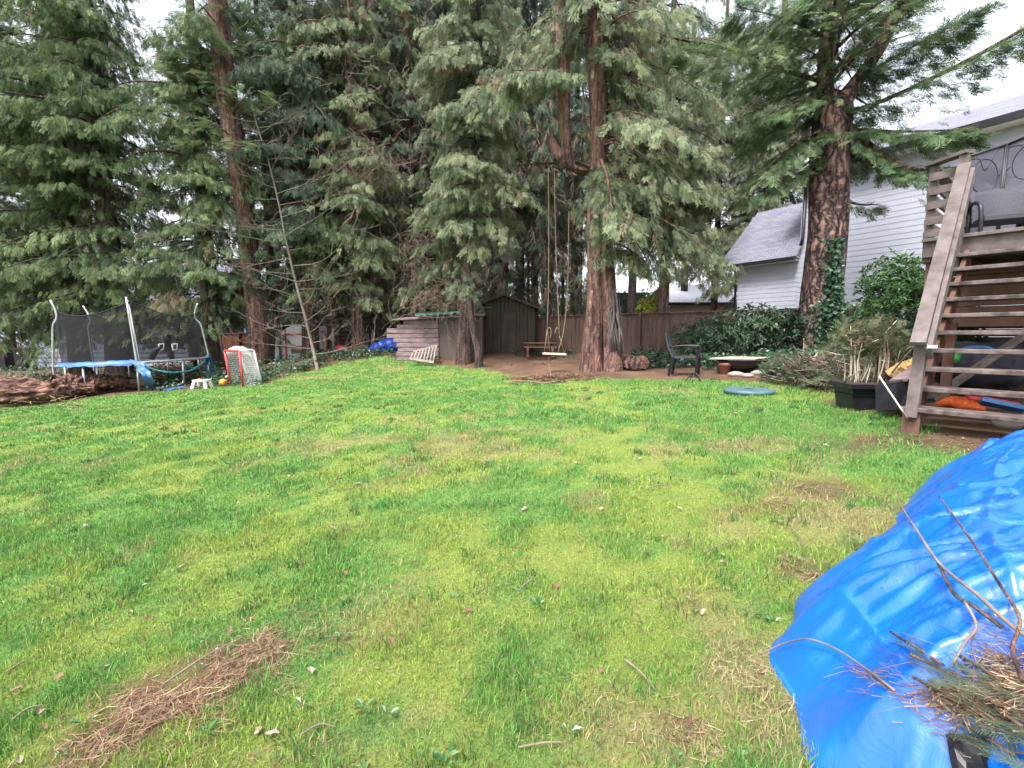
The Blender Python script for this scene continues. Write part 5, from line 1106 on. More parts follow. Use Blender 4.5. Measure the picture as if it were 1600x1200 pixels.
# ---------------------------------------------------------------- brush pile, planter, firewood
def brush(name, label, ells, seed, pal, greens=0, cat='brush pile'):
    rd = random.Random(seed); rg = np.random.default_rng(seed); mb = MB(); gp_ = []
    for (px, py, rx, ry, h, n, L) in ells:
        c = gp(px, py)
        for _ in range(n):
            a, q = rd.random()*6.28, math.sqrt(rd.random()); x, y = c.x+rx*q*math.cos(a), c.y+ry*q*math.sin(a); z = g(x, y)+h*(1-q*q)*rd.random()**.7+.02
            d = Vector((rd.gauss(0, 1), rd.gauss(0, .8), rd.gauss(.0, .28))).normalized(); l = L*rd.uniform(.35, 1.2); p = Vector((x, y, z))-d*l/2; pts = [p]
            for k in range(5): d = (d+Vector((rd.gauss(0, .2), rd.gauss(0, .2), rd.gauss(-.02, .15)))).normalized(); p = p+d*l/5; p.z = max(p.z, g(p.x, p.y)+.01); pts.append(p)
            r_ = rd.choice((.006, .006, .009, .016)); mb.tube(pts, [r_*(1-.6*k/5) for k in range(6)], 3, cap=False)
            if rd.random() < greens: gp_.append((pts[rd.randrange(1, 6)], d))
    o = tag(mb.build(name, M[pal], base=gp(*ells[0][:2])), label, cat, kind='stuff')
    if gp_:
        n = len(gp_)*3; P = np.repeat(np.array([p for p, d in gp_]), 3, 0)+rg.normal(0, .06, (n, 3)); A = np.repeat(np.array([d for p, d in gp_]), 3, 0)+rg.normal(0, .6, (n, 3)); V, F, C = merge(place_sprays('fir', P, A, rg.normal(0, .4, (n, 3))+np.array([[0, 0, 1.]]), .22+.2*rg.random(n), np.array([[.10, .12, .07]])*(.5+rg.random((n, 1))), rg))
        npobj('sprigs', V, F, M['leaf'], o, C)
    return o
brush('brush_pile', 'heap of cut grey-brown branches between fire bowl and black planter', [(1280, 600, .7, .55, .52, 420, .85), (1312, 607, .5, .5, .5, 200, .8), (1240, 594, .4, .4, .28, 130, .7)], 3, 'twig', .2)
stick('branch', 'long pale bare branch on the front of the brush pile', 'branch', [gp(1228, 601)+z_*.05, gp(1245, 596)+z_*.18, gp(1262, 590)+z_*.25, gp(1275, 585)+z_*.45], .025, .012, 'board')
stick('branch', 'short silvery forked branch lying left of the brush pile', 'branch', [gp(1222, 592)+z_*.06, gp(1235, 594)+z_*.1, gp(1247, 593)+z_*.12], .03, .02, 'wood')
pc_ = gp(1376, 642); pl_ = thing('planter', pc_+Vector((.05, .25, 0)), 'long black plastic planter full of dead stems beside the stair post', 'planter')
def tray(mb, c, w0, d0, w1, d1, z0, z1, rz):
    m_ = Matrix.Translation(c) @ Matrix.Rotation(rz, 4, 'Z'); o = len(mb.v)
    mb.add([m_ @ Vector((sx*a/2, sy*b/2, z)) for a, b, z in ((w0, d0, z0), (w1, d1, z1)) for sx, sy in ((-1, -1), (1, -1), (1, 1), (-1, 1))], [(3, 2, 1, 0)]+[(i, (i+1) % 4, 4+(i+1) % 4, 4+i) for i in range(4)]+[(4, 5, 6, 7)])
pcn = pc_+Vector((.02, .24, 0)); mb = MB(); prz = R(-6); tray(mb, pcn, .56, .36, .60, .39, 0, .17, prz); tray(mb, pcn, .62, .41, .64, .43, .17, .185, prz); tray(mb, pcn, .60, .39, .64, .43, .185, .27, prz); tray(mb, pcn, .72, .5, .72, .5, .27, .325, prz); mb.build('tub', M['black'], pl_)
mb = MB(); tray(mb, pcn, .66, .44, .62, .42, .31, .34, prz); mb.build('soil', M['wood_dark'], pl_)
rd = random.Random(9); rg = np.random.default_rng(9); ds = thing('dead_shrub', pcn+z_*.33, 'clump of tall dry stems with grey-green tops standing in black planter', 'plant'); mb = MB(); tips = []
for k in range(34):
    b = pcn+Vector((rd.uniform(-.28, .22), rd.uniform(-.12, .15), .32)); h = rd.uniform(.35, .68); e = b+Vector((rd.gauss(0, .05), rd.gauss(0, .05), h)); mb.tube(curve_pts([b, b.lerp(e, .5)+Vector((rd.gauss(0, .02), rd.gauss(0, .02), 0)), e], 3), [.009]*4+[.006]*3, 4); tips.append(e)
    for q_ in range(3): b2 = b.lerp(e, rd.uniform(.55, 1)); e2 = b2+Vector((rd.gauss(0, .12), rd.gauss(0, .1), rd.uniform(.0, .2))); mb.tube([b2, e2], .0035, 3); tips.append(e2)
mb.build('stems', M['board'], ds)
tips = [t_ for t_ in tips if t_.z > pcn.z+.72]; n = len(tips)*9; P = np.repeat(np.array(tips), 9, 0)+rg.normal(0, .07, (n, 3)); V, F, C = merge(place_sprays('fir', P, rg.normal(0, .7, (n, 3))+np.array([[0, 0, .5]]), rg.normal(0, 1, (n, 3)), .07+.08*rg.random(n), np.where(rg.random((n, 1)) < .7, np.array([[.12, .14, .075]]), np.array([[.2, .15, .09]]))*(.5+.9*rg.random((n, 1))), rg)); npobj('foliage', V, F, M['leaf'], ds, C)
V, F = lump([at(1383, 592, 5.8), at(1383, 565, 5.85), at(1385, 535, 5.9)], [.09, .08, .06], 9, .3, 1, 4); tag(MB().add(V, F).build('stump', M['rot'], base=at(1383, 596, 5.8)), 'reddish dead stump among the dry stems behind the planter', 'stump')
for a, b, r_, label in (((1392, 586), (1412, 572), .075, 'split yellow firewood log left of its two neighbours behind the planter'), ((1410, 575), (1434, 566), .08, 'uppermost yellow split log touching the stair post'), ((1398, 594), (1415, 588), .06, 'lowest yellow split log behind the planter rim')):
    V, F = lump([at(*a, 5.7), at((a[0]+b[0])/2, (a[1]+b[1])/2, 5.65), at(*b, 5.6)], [r_, r_, r_], 6, .25, 1, int(a[0])); tag(MB().add(V, F).build('firewood_log', M['straw'], base=at(*a, 5.7)), label, 'log', 'split firewood behind the planter')
q0 = [at(1392, 592, 5.45), at(1420, 574, 5.6), at(1440, 575, 5.5), at(1440, 590, 5.2), at(1420, 592, 5.2)]; tag(MB().poly(q0, .04, (0, -.6, .8)).build('board', M['pinkwood'], base=q0[0]), 'flat pinkish board leaning between planter and stair post', 'board')
mb_ = gp(1385, 596)
V = [at(1400, 598, 5.2), at(1432, 582, 5.5), at(1445, 585, 5.4), at(1443, 640, 4.9), at(1402, 640, 4.95)]
tag(MB().poly(V, .3, (0, -1, .2)).build('tub', M['black'], base=V[0]), 'black tub tucked behind the lower stair post', 'tub')
stick('stick', 'thin pale cane leaning from planter to foot of the stair post', 'stick', [at(1374, 588, 4.7), at(1392, 615, 4.55), at(1412, 645, 4.4), gp(1422, 664)+z_*.01], .009, .006, 'board')
stick('stick', 'thin reddish cane leaning behind the stair post', 'stick', [at(1394, 582, 5.0), at(1412, 560, 4.8), at(1428, 542, 4.7)], .009, .006, 'twig')
stick('stick', 'bare cane lying out of the planter toward the brush pile', 'stick', [at(1344, 578, 5.2), at(1325, 592, 5.3), gp(1311, 606)+z_*.02], .009, .005, 'twig')

# ---------------------------------------------------------------- stairs and deck
a_, t_ = Vector((.78, .62, 0)).normalized(), Vector((.62, -.78, 0)).normalized(); F0 = Vector((3.93, 4.56, 0)); rzT = math.atan2(t_.y, t_.x)
def SD(al, be, z): v = F0+a_*al+t_*be; return Vector((v.x, v.y, z))
stp = thing('staircase', SD(0, .6, g(4.3, 4.1)), 'weathered open-riser wooden staircase climbing to the deck', 'stairs')
TZ = lambda k: .74+.19*k
for k in range(10): MB().box(SD(.22*k+.11, .64, TZ(k)-.022), (1.34, .26, .045), rzT).build('tread', M['tread'], stp)
for k in range(10):
    nm = MB()
    for be in (.07, 1.22):
        for al in (.06, .15): nm.lathe(SD(.22*k+al, be, TZ(k)-.001), [(.006, 0), (.006, .003), (.002, .004)], 8)
    nm.build('screw_heads', M['iron'], stp)
for be in (.05, 1.24): MB().beam(SD(.08, be, TZ(0)-.22), SD(2.26, be, TZ(10)-.22), .045, .24).build('stringer', M['wood_brown'], stp)
for be in (.05, 1.24): MB().beam(SD(.04, be, g(4, 4.5)-.1), SD(.04, be, TZ(0)-.05), .14, .045, a_).build('stringer_foot', M['wood_brown'], stp)
MB().beam(at(1424, 652, 4.52), at(1440, 540, 4.56), .095, .095, a_).build('newel_post', M['wood'], stp)
nb0, nt0 = SD(2.14, -.05, 2.3), SD(2.14, -.05, 3.66); MB().beam(nb0, nt0, .095, .095, a_).build('newel_post', M['wood'], stp)
h0, h1 = at(1434, 537, 4.46), at(1507, 257, 5.82); MB().beam(h0, h1, .118, .042).build('handrail', M['wood'], stp)
MB().beam(h0+Vector((.10, -.02, -.10)), h1+Vector((.09, -.02, -.10)), .04, .14).build('side_rail', M['wood'], stp)
MB().box(h0+Vector((.09, -.06, -.03)), (.08, .05, .03), .4).build('bracket', M['white'], stp)
for be in (.05, 1.24): MB().beam(SD(1.3, be+.05, g(4.9, 5.3)), SD(1.3, be+.05, TZ(5)-.1), .09, .09, a_).build('support_post', M['wood_brown'], stp)
DZ = 2.72
dk = thing('deck', SD(2.3, .5, g(6, 6)), 'raised weathered wooden deck at the top of the stairs', 'deck'); mb = MB()
for k in range(26): mb.box(SD(2.24+.145*k+.07, 2.6, DZ-.02), (6.0, .138, .04), rzT)
mb.build('deck_boards', M['wood'], dk)
mb = MB().box(SD(2.27, 2.6, DZ-.15), (5.96, .045, .2), rzT).box(SD(2.21, 2.6, DZ-.03), (6.0, .04, .045), rzT); mb.build('fascia', M['wood'], dk)
MB().box(SD(4.0, -.37, DZ-.15), (.045, 3.5, .2), rzT).build('fascia', M['wood'], dk)
mb = MB()
for k in range(8): mb.box(SD(4.0, -.2+.8*k, DZ-.14), (.045, 3.4, .18), rzT)
mb.build('joists', M['wood_brown'], dk)
for al, be in ((2.35, -.36), (4.0, -.36), (5.7, -.36)):
    p = SD(al, be, 0); MB().beam(SD(al, be, DZ-.3), SD(al, be, DZ+.93), .09, .09, a_).build('rail_post', M['wood'], dk)
for al, be in ((2.45, -.3), (2.45, 2.4), (5.6, -.3), (5.6, 2.4)): p = SD(al, be, 0); MB().beam(SD(al, be, g(p.x, p.y)-.1), SD(al, be, DZ-.25), .14, .14, a_).build('post', M['wood_brown'], dk)
for dz in (.06, .22, .42, .60, .78): MB().beam(SD(2.28, -.38, DZ+dz), SD(2.2, -.02, DZ+dz), .035, .095).build('rail_board', M['wood'], dk); MB().beam(SD(2.38, -.41, DZ+dz), SD(5.7, -.41, DZ+dz), .035, .095).build('rail_board', M['wood'], dk)
MB().beam(SD(2.36, -.44, DZ+.96), SD(2.10, .0, DZ+.96), .14, .04).build('rail_cap', M['wood'], dk); MB().beam(SD(2.36, -.40, DZ+.95), SD(5.7, -.40, DZ+.95), .14, .04).build('rail_cap', M['wood'], dk)
mb = MB()
for k in range(16): mb.box(SD(5.75, 2.4, .55+.135*k), (5.6, .03, .128), rzT)
mb.build('skirt_boards', M['wood_brown'], dk)
mb = MB()
for k in range(6): mb.box(SD(3.3, 1.9, 1.64+.145*k), (4.6, .03, .138), rzT)
mb.build('skirt_boards', M['wood_brown'], dk)
b0, b1 = at(1452, 626, 5.35), at(1600, 524, 5.75); MB().beam(b0, b1, .05, .13, (0, -1, .3)).build('brace', M['wood'], dk)
# clutter under the stairs
p = at(1489, 566, 5.9); cp_ = MB().lathe(p, [(.05, 0), (.065, .11), (.06, .11), (.03, .02)], 14, 1.3); tag(cp_.build('cup', M['green'], base=p), 'bright green plastic cup in shadow under the stairs', 'cup')
tag(MB().tube(curve_pts([at(1498, 548, 5.8), at(1515, 543, 5.8), at(1540, 543, 5.75), at(1556, 548, 5.7)], 5), .018, 7).build('pipe', M['blue_pad'], base=at(1498, 548, 5.8)), 'thin pale blue pipe hung in the shadow under the stairs', 'pipe')
V, F = lump([at(1462, 632, 5.2), at(1490, 628, 5.1), at(1515, 634, 5.0), at(1540, 640, 4.9)], [.05, .11, .10, .04], 16, .4, 1.2, 6, .6); tag(MB().add(V, F, True).build('toy_heap', M['orange'], base=at(1490, 640, 5.1)), 'crumpled orange-red plastic toy lying under the lowest treads', 'toy')
V, F = lump([at(1510, 622, 5.4), at(1550, 628, 5.3), at(1590, 634, 5.2)], [.07, .09, .06], 12, .3, 1, 8, .6); tag(MB().add(V, F, True).build('red_cloth', M['red'], base=at(1550, 640, 5.3)), 'dull red plastic sheet behind the blue board under the stairs', 'sheet')
tag(MB().beam(at(1532, 626, 5.05), at(1600, 640, 4.85), .05, .10, (0, -1, .4)).build('blue_board', M['blue_pad'], base=at(1532, 626, 5.05)), 'narrow bright blue board under the lowest stair treads', 'board')
V, F = lump([at(1450, 560, 6.3), at(1500, 570, 6.4), at(1560, 575, 6.4), at(1600, 590, 6.2)], [.15, .4, .45, .3], 20, .4, .8, 8, .8); tag(MB().add(V, F, True).build('covered_heap', M['darkcloth'], base=at(1530, 600, 6.4)), 'dark covered heap stored under the deck behind the stairs', 'heap')
p = gp(1572, 668); tag(MB().ball(p+z_*.05, .13, 12, .3, (1, .8, .6), 7).build('stone', M['concrete'], base=p), 'rounded grey stone in front of the lowest stair tread', 'stone')
# chairs and screen on the deck
def patio(px, label):
    Y = 6.75; x = (px-800)/FPX*Y; c = Vector((x, Y, DZ)); t2 = thing('patio_chair', c, label, 'chair', 'grey wicker chairs on the deck'); V = []; F = []
    m_ = Matrix.Translation(c) @ Matrix.Rotation(R(-28), 4, 'Z'); q = lambda a, b, z: m_ @ Vector((a, b, z))
    for i in range(9):
        u = i/8
        for j in range(13): v = -1+2*j/12; V.append(q(v*.31, .20+.12*u-.10*v*v+.05*u*u, .36+.52*u-.05*v*v*u))
    k = len(V); V += [v+(m_.to_3x3() @ Vector((0, .035, 0))) for v in V]
    for i in range(8):
        for j in range(12): F += [(i*13+j, i*13+j+1, i*13+14+j, i*13+13+j), (k+i*13+13+j, k+i*13+14+j, k+i*13+j+1, k+i*13+j)]
    for i in range(8): F += [(i*13, i*13+13, k+i*13+13, k+i*13), (i*13+12, k+i*13+12, k+i*13+25, i*13+25)]
    F += [(104+j, 105+j, k+105+j, k+104+j) for j in range(12)]
    MB().add(V, F, True).build('backrest', M['grey_fabric'], t2); MB().box(q(0, -.02, .36), (.58, .5, .07), R(-28)).build('seat', M['wicker_dark'], t2)
    for s_ in (-1, 1):
        MB().tube(curve_pts([q(s_*.32, .22, .60), q(s_*.34, .05, .63), q(s_*.34, -.2, .58), q(s_*.33, -.28, .40), q(s_*.32, -.28, 0)], 4), .028, 7).build('armrest', M['black'], t2); MB().tube([q(s_*.31, .24, 0), q(s_*.31, .22, .6)], .028, 7).build('leg', M['black'], t2)
patio(1545, 'grey woven wicker patio chair on the deck, nearer the stair post'); patio(1625, 'grey woven wicker patio chair cut by the right picture edge')
Y = 8.2; s0, s1 = at(1512, 245, Y), at(1572, 226, Y); s2 = at(1660, 190, 7.6)
scn = thing('privacy_screen', (s0.x, Y, DZ), 'dark mesh garden screen with circle pattern behind the patio chairs', 'screen')
def panel(a, b, nm):
    mb = MB().add([(a.x, a.y, DZ+.1), (b.x, b.y, DZ+.1), b, a], [(0, 1, 2, 3)]); o = mb.build(nm, M['screen'], scn); mb = MB()
    for p, q in ((Vector((a.x, a.y, DZ)), a), (Vector((b.x, b.y, DZ)), b), (a, b), (Vector((a.x, a.y, DZ+.1)), Vector((b.x, b.y, DZ+.1)))): mb.tube([p, q], .022, 6)
    c = (a+b)/2; c.z -= .42; d = (b-a); d.z = 0; r_ = min(.26, d.length*.36); d.normalize()
    mb.tube([c+d*(r_*math.cos(k*PI/12))+z_*(r_*1.25*math.sin(k*PI/12)) for k in range(25)], .008, 6, cap=False); mb.tube(curve_pts([a-z_*.05, c-d*r_*.5+z_*.28, c+z_*.1, c+d*r_*.8+z_*.42, b-z_*.03], 4), .007, 5); mb.tube([a.lerp(b, .0)-z_*.45, c-d*r_], .007, 5); mb.tube([b-z_*.42, c+d*r_], .007, 5); mb.build('frame', M['trim_black'], scn)
panel(s0, s1, 'mesh_panel'); panel(s1+Vector((.03, 0, 0)), s2, 'mesh_panel')

# ---------------------------------------------------------------- blue tarp heap in the foreground
TA, TB, TRd = np.array((2.14, 1.10)), np.array((3.4, 2.12)), 1.19; TD = TB-TA; TL = np.linalg.norm(TD); TD = TD/TL; TN = np.array((-TD[1], TD[0]))
def prof(rho): return .74*np.clip(1-np.clip(rho, 0, 1)**2.8, 0, 1)
def heap_z(x, y):
    r0, r1 = x-TA[0], y-TA[1]; s_ = np.clip(r0*TD[0]+r1*TD[1], 0, TL); rho = np.hypot(r0-s_*TD[0], r1-s_*TD[1])/TRd
    return G(x, y)+prof(rho)
nu, nr = 760, 170; per = 2*TL+2*PI*TRd; U = np.arange(nu)/nu*per; cx = np.zeros((nu, 2)); dr = np.zeros((nu, 2))
for i, u in enumerate(U):
    if u < TL: cx[i] = TA+TD*u; dr[i] = TN
    elif u < TL+PI*TRd: a = (u-TL)/TRd; cx[i] = TB; dr[i] = TN*math.cos(a)+TD*math.sin(a)
    elif u < 2*TL+PI*TRd: cx[i] = TB-TD*(u-TL-PI*TRd); dr[i] = -TN
    else: a = (u-2*TL-PI*TRd)/TRd; cx[i] = TA; dr[i] = -TN*math.cos(a)-TD*math.sin(a)
rho = (np.arange(nr)/(nr-1))**.8; UU, RR = np.meshgrid(U, rho, indexing='ij'); ph = UU/per*2*PI
edge = 1+.10*(fbm(np.cos(ph)*2.2+9, np.sin(ph)*2.2+9, 21, 4)-.5)*2+.02*np.sin(ph*23)
X = cx[:, None, 0]+dr[:, None, 0]*RR*TRd*edge; Y_ = cx[:, None, 1]+dr[:, None, 1]*RR*TRd*edge
wx = X+.10*(fbm(X*1.7, Y_*1.7, 71, 3)-.5)*2; wy = Y_+.10*(fbm(X*1.7+5, Y_*1.7, 73, 3)-.5)*2
def ridge(x, y, sd, o=3):
    t_ = 0; am = .5
    for k in range(o): t_ = t_+am*(1-np.abs(2*vn(x*2**k, y*2**k, sd+k)-1)); am *= .45
    return t_
uw = UU+.18*np.sin(RR*5+UU*.9)+.25*(fbm(X*2, Y_*2, 75, 2)-.5)
radf = ridge(uw*2.6, RR*.6, 33, 3); radf2 = ridge(uw*6.5+RR*.8, RR*1.1, 35, 2)
crs = ridge(wx*5, wy*5, 39, 2)
dmp = np.clip(RR*1.6, .15, 1)*(1-RR**10); crease = 0*X; crv = 0*X; rc = np.random.default_rng(5)
for k in range(420):
    i0 = rc.integers(0, nu); r0 = rc.uniform(.1, 1.0); p0 = cx[i0]+dr[i0]*r0*TRd; a0 = math.atan2(dr[i0][1], dr[i0][0])+rc.normal(0, .45)+(1.3 if rc.random() < .22 else 0); L0 = rc.uniform(.2, .95); w0 = rc.uniform(.014, .055); A0 = w0*rc.uniform(.6, 1.7)
    ex, ey = X-p0[0], Y_-p0[1]; s0_ = ex*math.cos(a0)+ey*math.sin(a0); d0_ = -ex*math.sin(a0)+ey*math.cos(a0)+.25*s0_**2*rc.normal(0, 1); cv = A0*np.exp(-np.abs(d0_)/(w0*(1+.6*s0_/L0).clip(.25, 3)))*np.exp(-(s0_/L0)**2)
    if k % 5 == 0: crv = np.maximum(crv, cv*.7)
    else: crease = np.maximum(crease, cv)
crease = crease-crv
Z = G(X, Y_)+prof(RR)+dmp*((radf-.55)*.17*np.clip(RR*1.3, .2, 1)+(radf2-.45)*.03)+crease*(1-RR**8)*np.clip(RR*1.6, .3, 1)+(crs-.5)*.035+(ridge(wx*2.2+wy*.6, wy*2.4, 47, 2)-.5)*.05
fold2 = radf2
Z = np.maximum(Z, G(X, Y_)+.004+.02*fold2); Z[:, -1] = G(X[:, -1], Y_[:, -1])-.02
I = np.arange(nu*nr).reshape(nu, nr); J = np.roll(I, -1, 0); F = np.stack([I[:, :-1], J[:, :-1], J[:, 1:], I[:, 1:]], -1)[:, :, ::-1].reshape(-1, 4)
m, t, b, o = newmat('blue_tarpaulin'); n1 = noise(t, 3, detail=4); n2 = noise(t, 16, (1, 1, 1), 5, .6, 1.2)
t.links.new(ramp(t, n1, [(.3, (.004, .080, .43)), (.7, (.006, .140, .62))]), b.inputs['Base Color']); b.inputs['Roughness'].default_value = .33; b.inputs['Specular IOR Level'].default_value = .55; b.inputs['Coat Weight'].default_value = .4; b.inputs['Coat Roughness'].default_value = .16
bump(t, b, n2, .25, .015); M['bluetarp'] = m
tag(npobj('tarp_heap', np.stack([X, Y_, Z], -1).reshape(-1, 3), [F], M['bluetarp'], base=(TA[0], TA[1], g(*TA)), smooth=True), 'big crumpled bright blue tarp covering a heap in the near right corner', 'tarp')
from mathutils.bvhtree import BVHTree
TBV = BVHTree.FromPolygons([Vector(v) for v in np.stack([X, Y_, Z], -1).reshape(-1, 3)], [tuple(f) for f in F.tolist()])
def mp(px, py, up=.05):
    d = ray(px, py).normalized(); h = TBV.ray_cast(Vector((0, 0, EYE)), d)
    if h[0] is None: return gp(px, py)+Vector((0, 0, up))
    n_ = h[1] if h[1].z > 0 else -h[1]; return h[0]+(n_*.6+Vector((0, 0, .4)))*up
stick('branch', 'long bare pinkish branch lying down over the blue tarp', 'branch', [mp(1400, 796, .07), mp(1440, 850, .06), mp(1480, 900, .05), mp(1530, 950, .06), mp(1600, 1005, .06), mp(1660, 1050, .05)], .0038, .0065, 'twig')
stick('branch', 'thin curved purple-brown branch right of the long one on tarp', 'branch', [mp(1478, 790, .06), mp(1500, 825, .05), mp(1540, 880, .05), mp(1565, 930, .06), mp(1588, 985, .07), mp(1586, 1030, .06), mp(1620, 1090, .05)], .0032, .005, 'bark_red')
stick('stalk', 'thin dry stalk arching over the near left edge of the tarp', 'stalk', [gp(1188, 1030)+z_*.02, mp(1225, 1016, .03), mp(1270, 1014, .05), mp(1310, 1022, .04), mp(1350, 1050, .04), mp(1400, 1085, .03)], .003, .004, 'twig')
stick('branch', 'forked dark twig crossing the long branch on the tarp', 'branch', [mp(1470, 895, .05), mp(1495, 945, .05), mp(1530, 965, .04), mp(1560, 990, .05)], .005, .006, 'bark')
stick('branch', 'pale forked twig in the middle of the tarp debris', 'branch', [mp(1512, 960, .05), mp(1515, 990, .07), mp(1500, 1020, .07), mp(1490, 1050, .06)], .004, .003, 'twig')
# debris: dry twigs and fir sprigs lying on the tarp
rg = np.random.default_rng(51)
def on_heap(pxs, n, L, wd, pal, up=(.02, .09), main=None, sp_=.5):
    pts = np.array([tuple(mp(*pxs[rg.integers(0, len(pxs))][:2])) for _ in range(1)])
    P = []
    for _ in range(n):
        cx_, cy_, rx, ry = pxs[rg.integers(0, len(pxs))]; P.append(tuple(mp(cx_+rx*rg.normal(0, .5), cy_+ry*rg.normal(0, .5), rg.uniform(*up))))
    P = np.array(P); az = rg.normal(main, sp_, n) if main is not None else rg.random(n)*6.28; l = L[0]+(L[1]-L[0])*rg.random(n)**1.5; d = np.stack([np.cos(az), np.sin(az), rg.normal(.0, .22, n)], -1); s_ = np.stack([-np.sin(az), np.cos(az), .3+0*az], -1)*(wd*(.6+.8*rg.random(n)))[:, None]; bd = s_/wd*(rg.normal(0, .1, n)*l)[:, None]
    V = np.stack([P-d*l[:, None]/2-s_/2, P-d*l[:, None]/2+s_/2, P+bd+s_/2, P+bd-s_/2, P+d*l[:, None]/2+s_/2, P+d*l[:, None]/2-s_/2], 1).reshape(-1, 3); i = np.arange(n)[:, None]*6; pal = np.array(pal)
    return V, np.concatenate([i+np.array([[0, 1, 2, 3]]), i+np.array([[3, 2, 4, 5]])]), None, np.repeat(pal[rg.integers(0, len(pal), n)]*(.6+.8*rg.random(n))[:, None], 6, 0)
litter('twig_debris', 'mat of dry brown twigs and needles on the near corner of the tarp', [on_heap([(1550, 1115, 85, 40), (1500, 1095, 60, 24), (1595, 1085, 50, 60)], 850, (.02, .11), .0017, BR+TAN, (.003, .03), -.4, .8), on_heap([(1420, 1080, 60, 26), (1360, 1055, 40, 10)], 60, (.02, .12), .0018, [BR[0], BR[2], BR[4]], (.003, .012), -.55, .25), on_heap([(1545, 1020, 25, 50), (1565, 1060, 25, 40)], 130, (.02, .10), .0017, BR+TAN, (.003, .02), -1.2, .5), on_heap([(1400, 960, 120, 120), (1500, 850, 80, 80)], 30, (.008, .03), .0015, BR[2:3], (.002, .003))])
mb = MB(); rd = random.Random(77)
for k in range(110):
    x0, y0 = rd.gauss(1545, 55), rd.gauss(1095, 38); an = rd.gauss(.45, .6)+(3.14 if rd.random() < .5 else 0); Lp = rd.uniform(30, 130); q = [mp(x0+Lp*u*math.cos(an+.5*u*rd.gauss(0, 1)), y0+Lp*u*math.sin(an), .012+.03*rd.random()) for u in (0, .33, .66, 1)]; r0 = rd.choice((.0012, .0016, .0024)); c_ = curve_pts(q, 4); mb.tube(c_, [r0*(1-.6*i/(len(c_)-1)) for i in range(len(c_))], 4, cap=False)
tag(mb.build('twig_pile', M['twig'], base=mp(1545, 1095, 0)), 'tangled thin bent twigs piled on the near corner of the tarp', 'twigs', kind='stuff')
BOUGH = [(1420, 1015, 1.0, 'green-needled fir sprig pointing left on the blue tarp'), (1455, 1045, .9, 'fir sprig with grey-green needles just below the left-pointing one'), (1525, 1050, 1.0, 'fir sprig in the middle of the tarp debris'), (1460, 1085, .8, 'small pale fir sprig at left end of the twig mat'), (1560, 1120, 1.1, 'fir sprig lying across the dense brown twigs'), (1545, 1165, 1.1, 'lowest fir sprig at the bottom picture edge on the tarp'), (1590, 1150, 1.0, 'fir sprig in the bottom right picture corner')]
for k, (px, py, s_, label) in enumerate(BOUGH):
    c = mp(px, py, .035); n = 12; e = mp(px+50*s_, py+32*s_, .04); ax = np.array(e-c); ax = ax/np.linalg.norm(ax); sd_ = nrm(np.cross(ax, np.array([0, 0, 1.]))); P = []; A = []
    for i in range(n): u = i/n; P.append(np.array(c)+ax*(.02+.26*u)*s_); A.append(-ax*.8+sd_*(1 if i % 2 else -1)*.8+rg.normal(0, .15, 3))
    P.append(np.array(c)+ax*.06); A.append(-ax); n = len(P); C = np.array([[.075, .115, .06]])*(.7+.8*rg.random((n, 1)))
    o = thing('fir_sprig', c, label, 'fir sprig', 'fir sprigs on the blue tarp'); MB().tube([Vector(np.array(c)-ax*.05), e], .004, 5).build('stem', M['bark_red'], o)
    V, F, Cc = merge(place_sprays('needles', np.array(P), np.array(A), np.array([[0, 0, 1.]])+rg.normal(0, .35, (n, 3)), .085+.05*rg.random(n), C, rg)); npobj('needles', V, F, M['leaf'], o, Cc)
V = []; F = []; rd = random.Random(8)
for i in range(6):
    for j in range(6): V.append(mp(1478+13*j+i*3, 1148+15*i+j*2, .012+.02*rd.random()*(0 < i < 5)))
for i in range(5):
    for j in range(5): F.append((i*6+j, i*6+j+1, i*6+7+j, i*6+6+j))
tag(MB().add(V, F).build('plastic_sheet', M['black'], base=V[0]), 'scrap of black plastic poking out under the twigs on the tarp', 'plastic scrap')

# ---------------------------------------------------------------- fallen leaves and twigs on the lawn
def leaf_mesh(seed, L=.068):
    rd = random.Random(seed); V = []; F = []; n = 7
    for i in range(n):
        u = i/(n-1); wv = L*.30*math.sin(PI*min(1, u*1.02+.02))**.7*(1+.25*math.sin(u*17+seed))
        for j in (-1, 0, 1): V.append((L*(u-.5), j*wv*rd.uniform(.85, 1.15), .012+abs(j)*wv*(.5+.3*math.sin(u*5+seed))+.02*u*(seed % 3)*.5))
    for i in range(n-1):
        for j in range(2): F.append((i*3+j, i*3+j+1, i*3+4+j, i*3+3+j))
    me = bpy.data.meshes.new('fallen_leaf'); me.from_pydata(V, [], F); return me
LM = [leaf_mesh(k) for k in range(5)]; lm = [mat('pale_dry_leaf', (.40, .31, .25), (.24, .17, .13), .8, 30, bs=0), mat('brown_dry_leaf', (.20, .115, .07), (.13, .07, .045), .8, 20, bs=0)]
LM2 = [me.copy() for me in LM]
for me in LM: me.materials.append(lm[0])
for me in LM2: me.materials.append(lm[1])
rd = random.Random(17)
pale = [(203, 962), (167, 1048), (443, 1018), (485, 1055), (648, 886), (405, 1150), (425, 1157), (284, 893), (1092, 960), (1100, 962), (60, 1120), (30, 1195), (135, 825), (170, 818), (345, 740), (450, 748), (335, 800), (900, 728), (820, 800), (1130, 885), (1125, 770), (1035, 843), (220, 742), (285, 632), (320, 629), (118, 675), (75, 680), (590, 640), (1000, 720), (750, 740), (1440, 700), (1060, 800), (665, 740), (120, 870), (560, 760), (940, 800), (520, 830), (380, 690), (240, 690), (1200, 690), (1290, 700), (1150, 650), (980, 650), (700, 640)]
brn_ = [(232, 972), (28, 1085), (95, 1065), (70, 1142), (360, 990), (905, 865), (940, 1055), (870, 925), (540, 900), (730, 960), (1010, 870), (610, 1010)]
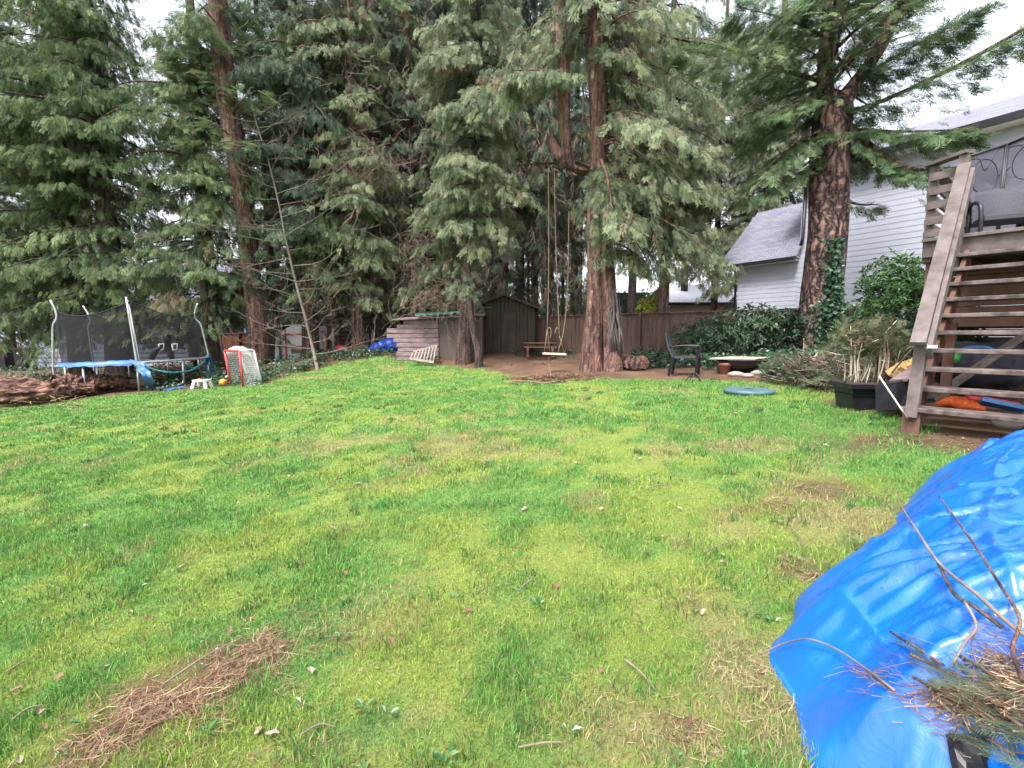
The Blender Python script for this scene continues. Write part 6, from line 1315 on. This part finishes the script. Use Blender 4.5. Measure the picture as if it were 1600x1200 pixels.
for P_, ms, label, grp_ in ((pale, LM, 'pale dry fallen leaf lying on the lawn', 'pale fallen leaves on the lawn'), (brn_, LM2, 'small brown fallen leaf lying on the lawn', 'brown fallen leaves on the lawn')):
    for k, (px, py) in enumerate(P_):
        p = gp(px, py); o = bpy.data.objects.new('fallen_leaf', ms[k % 5]); col.objects.link(o); o.location = p+z_*(.010+.014*min(1, p.y/6)); o.rotation_euler = (rd.gauss(0, .3), rd.gauss(0, .3), rd.random()*6.28); s_ = rd.uniform(.4, .75)*(1+.06*max(0, p.y-2)); o.scale = (s_, s_, s_); tag(o, label, 'leaf', grp_)
TW = [((255, 1080), (320, 1040), (385, 1002)), ((10, 1060), (30, 1052), (55, 1035)), ((20, 1136), (45, 1122), (70, 1112)), ((470, 1160), (500, 1148), (525, 1147)), ((545, 770), (560, 762), (580, 768)), ((975, 1040), (1000, 1065), (1025, 1090)), ((812, 930), (825, 920), (838, 912)), ((1100, 870), (1125, 862), (1150, 850)), ((1235, 830), (1245, 845), (1255, 858)), ((510, 770), (524, 757), (528, 745)), ((1010, 770), (1030, 765), (1050, 768)), ((810, 1180), (850, 1178), (880, 1172))]
for k, q in enumerate(TW): stick('twig', 'thin dry pale twig lying on the lawn', 'twig', [gp(*p)+z_*(.03+.012*(i % 2)) for i, p in enumerate(q)], .0035*(1+.1*gp(*q[0]).y), .002*(1+.1*gp(*q[0]).y), 'twig', 5, group='twigs scattered on the lawn')
# broad-leaved weeds in the turf
rg = np.random.default_rng(61); out = []
for _ in range(120):
    d = 1.3+8*rg.random()**1.6; x = (rg.random()*2-1)*1.1*d; 
    if edge_dist(np.array([x]), np.array([d]))[0] < .3: continue
    n = rg.integers(4, 9); az = rg.random(n)*6.28; s_ = (.015+.025*rg.random())*(1+.05*d); P = np.stack([x+.01*np.cos(az), d+.01*np.sin(az), gz(x, d)+.02+0*az], -1); A = np.stack([np.cos(az), np.sin(az), .25+.5*rg.random(n)], -1)
    out.append(leafset(P, A, np.tile(np.array([[0, 0, 1.]]), (n, 1)), np.full(n, s_)*(.7+.6*rg.random(n)), np.array([[.055, .15, .04]])*(.7+.7*rg.random((n, 1))), .42))
V, F, C = merge(out); tag(npobj('weeds', V, F, M['broad'], cols=C), 'small broad-leaved weeds scattered through the turf', 'weeds', kind='stuff')
# EOF_PART3
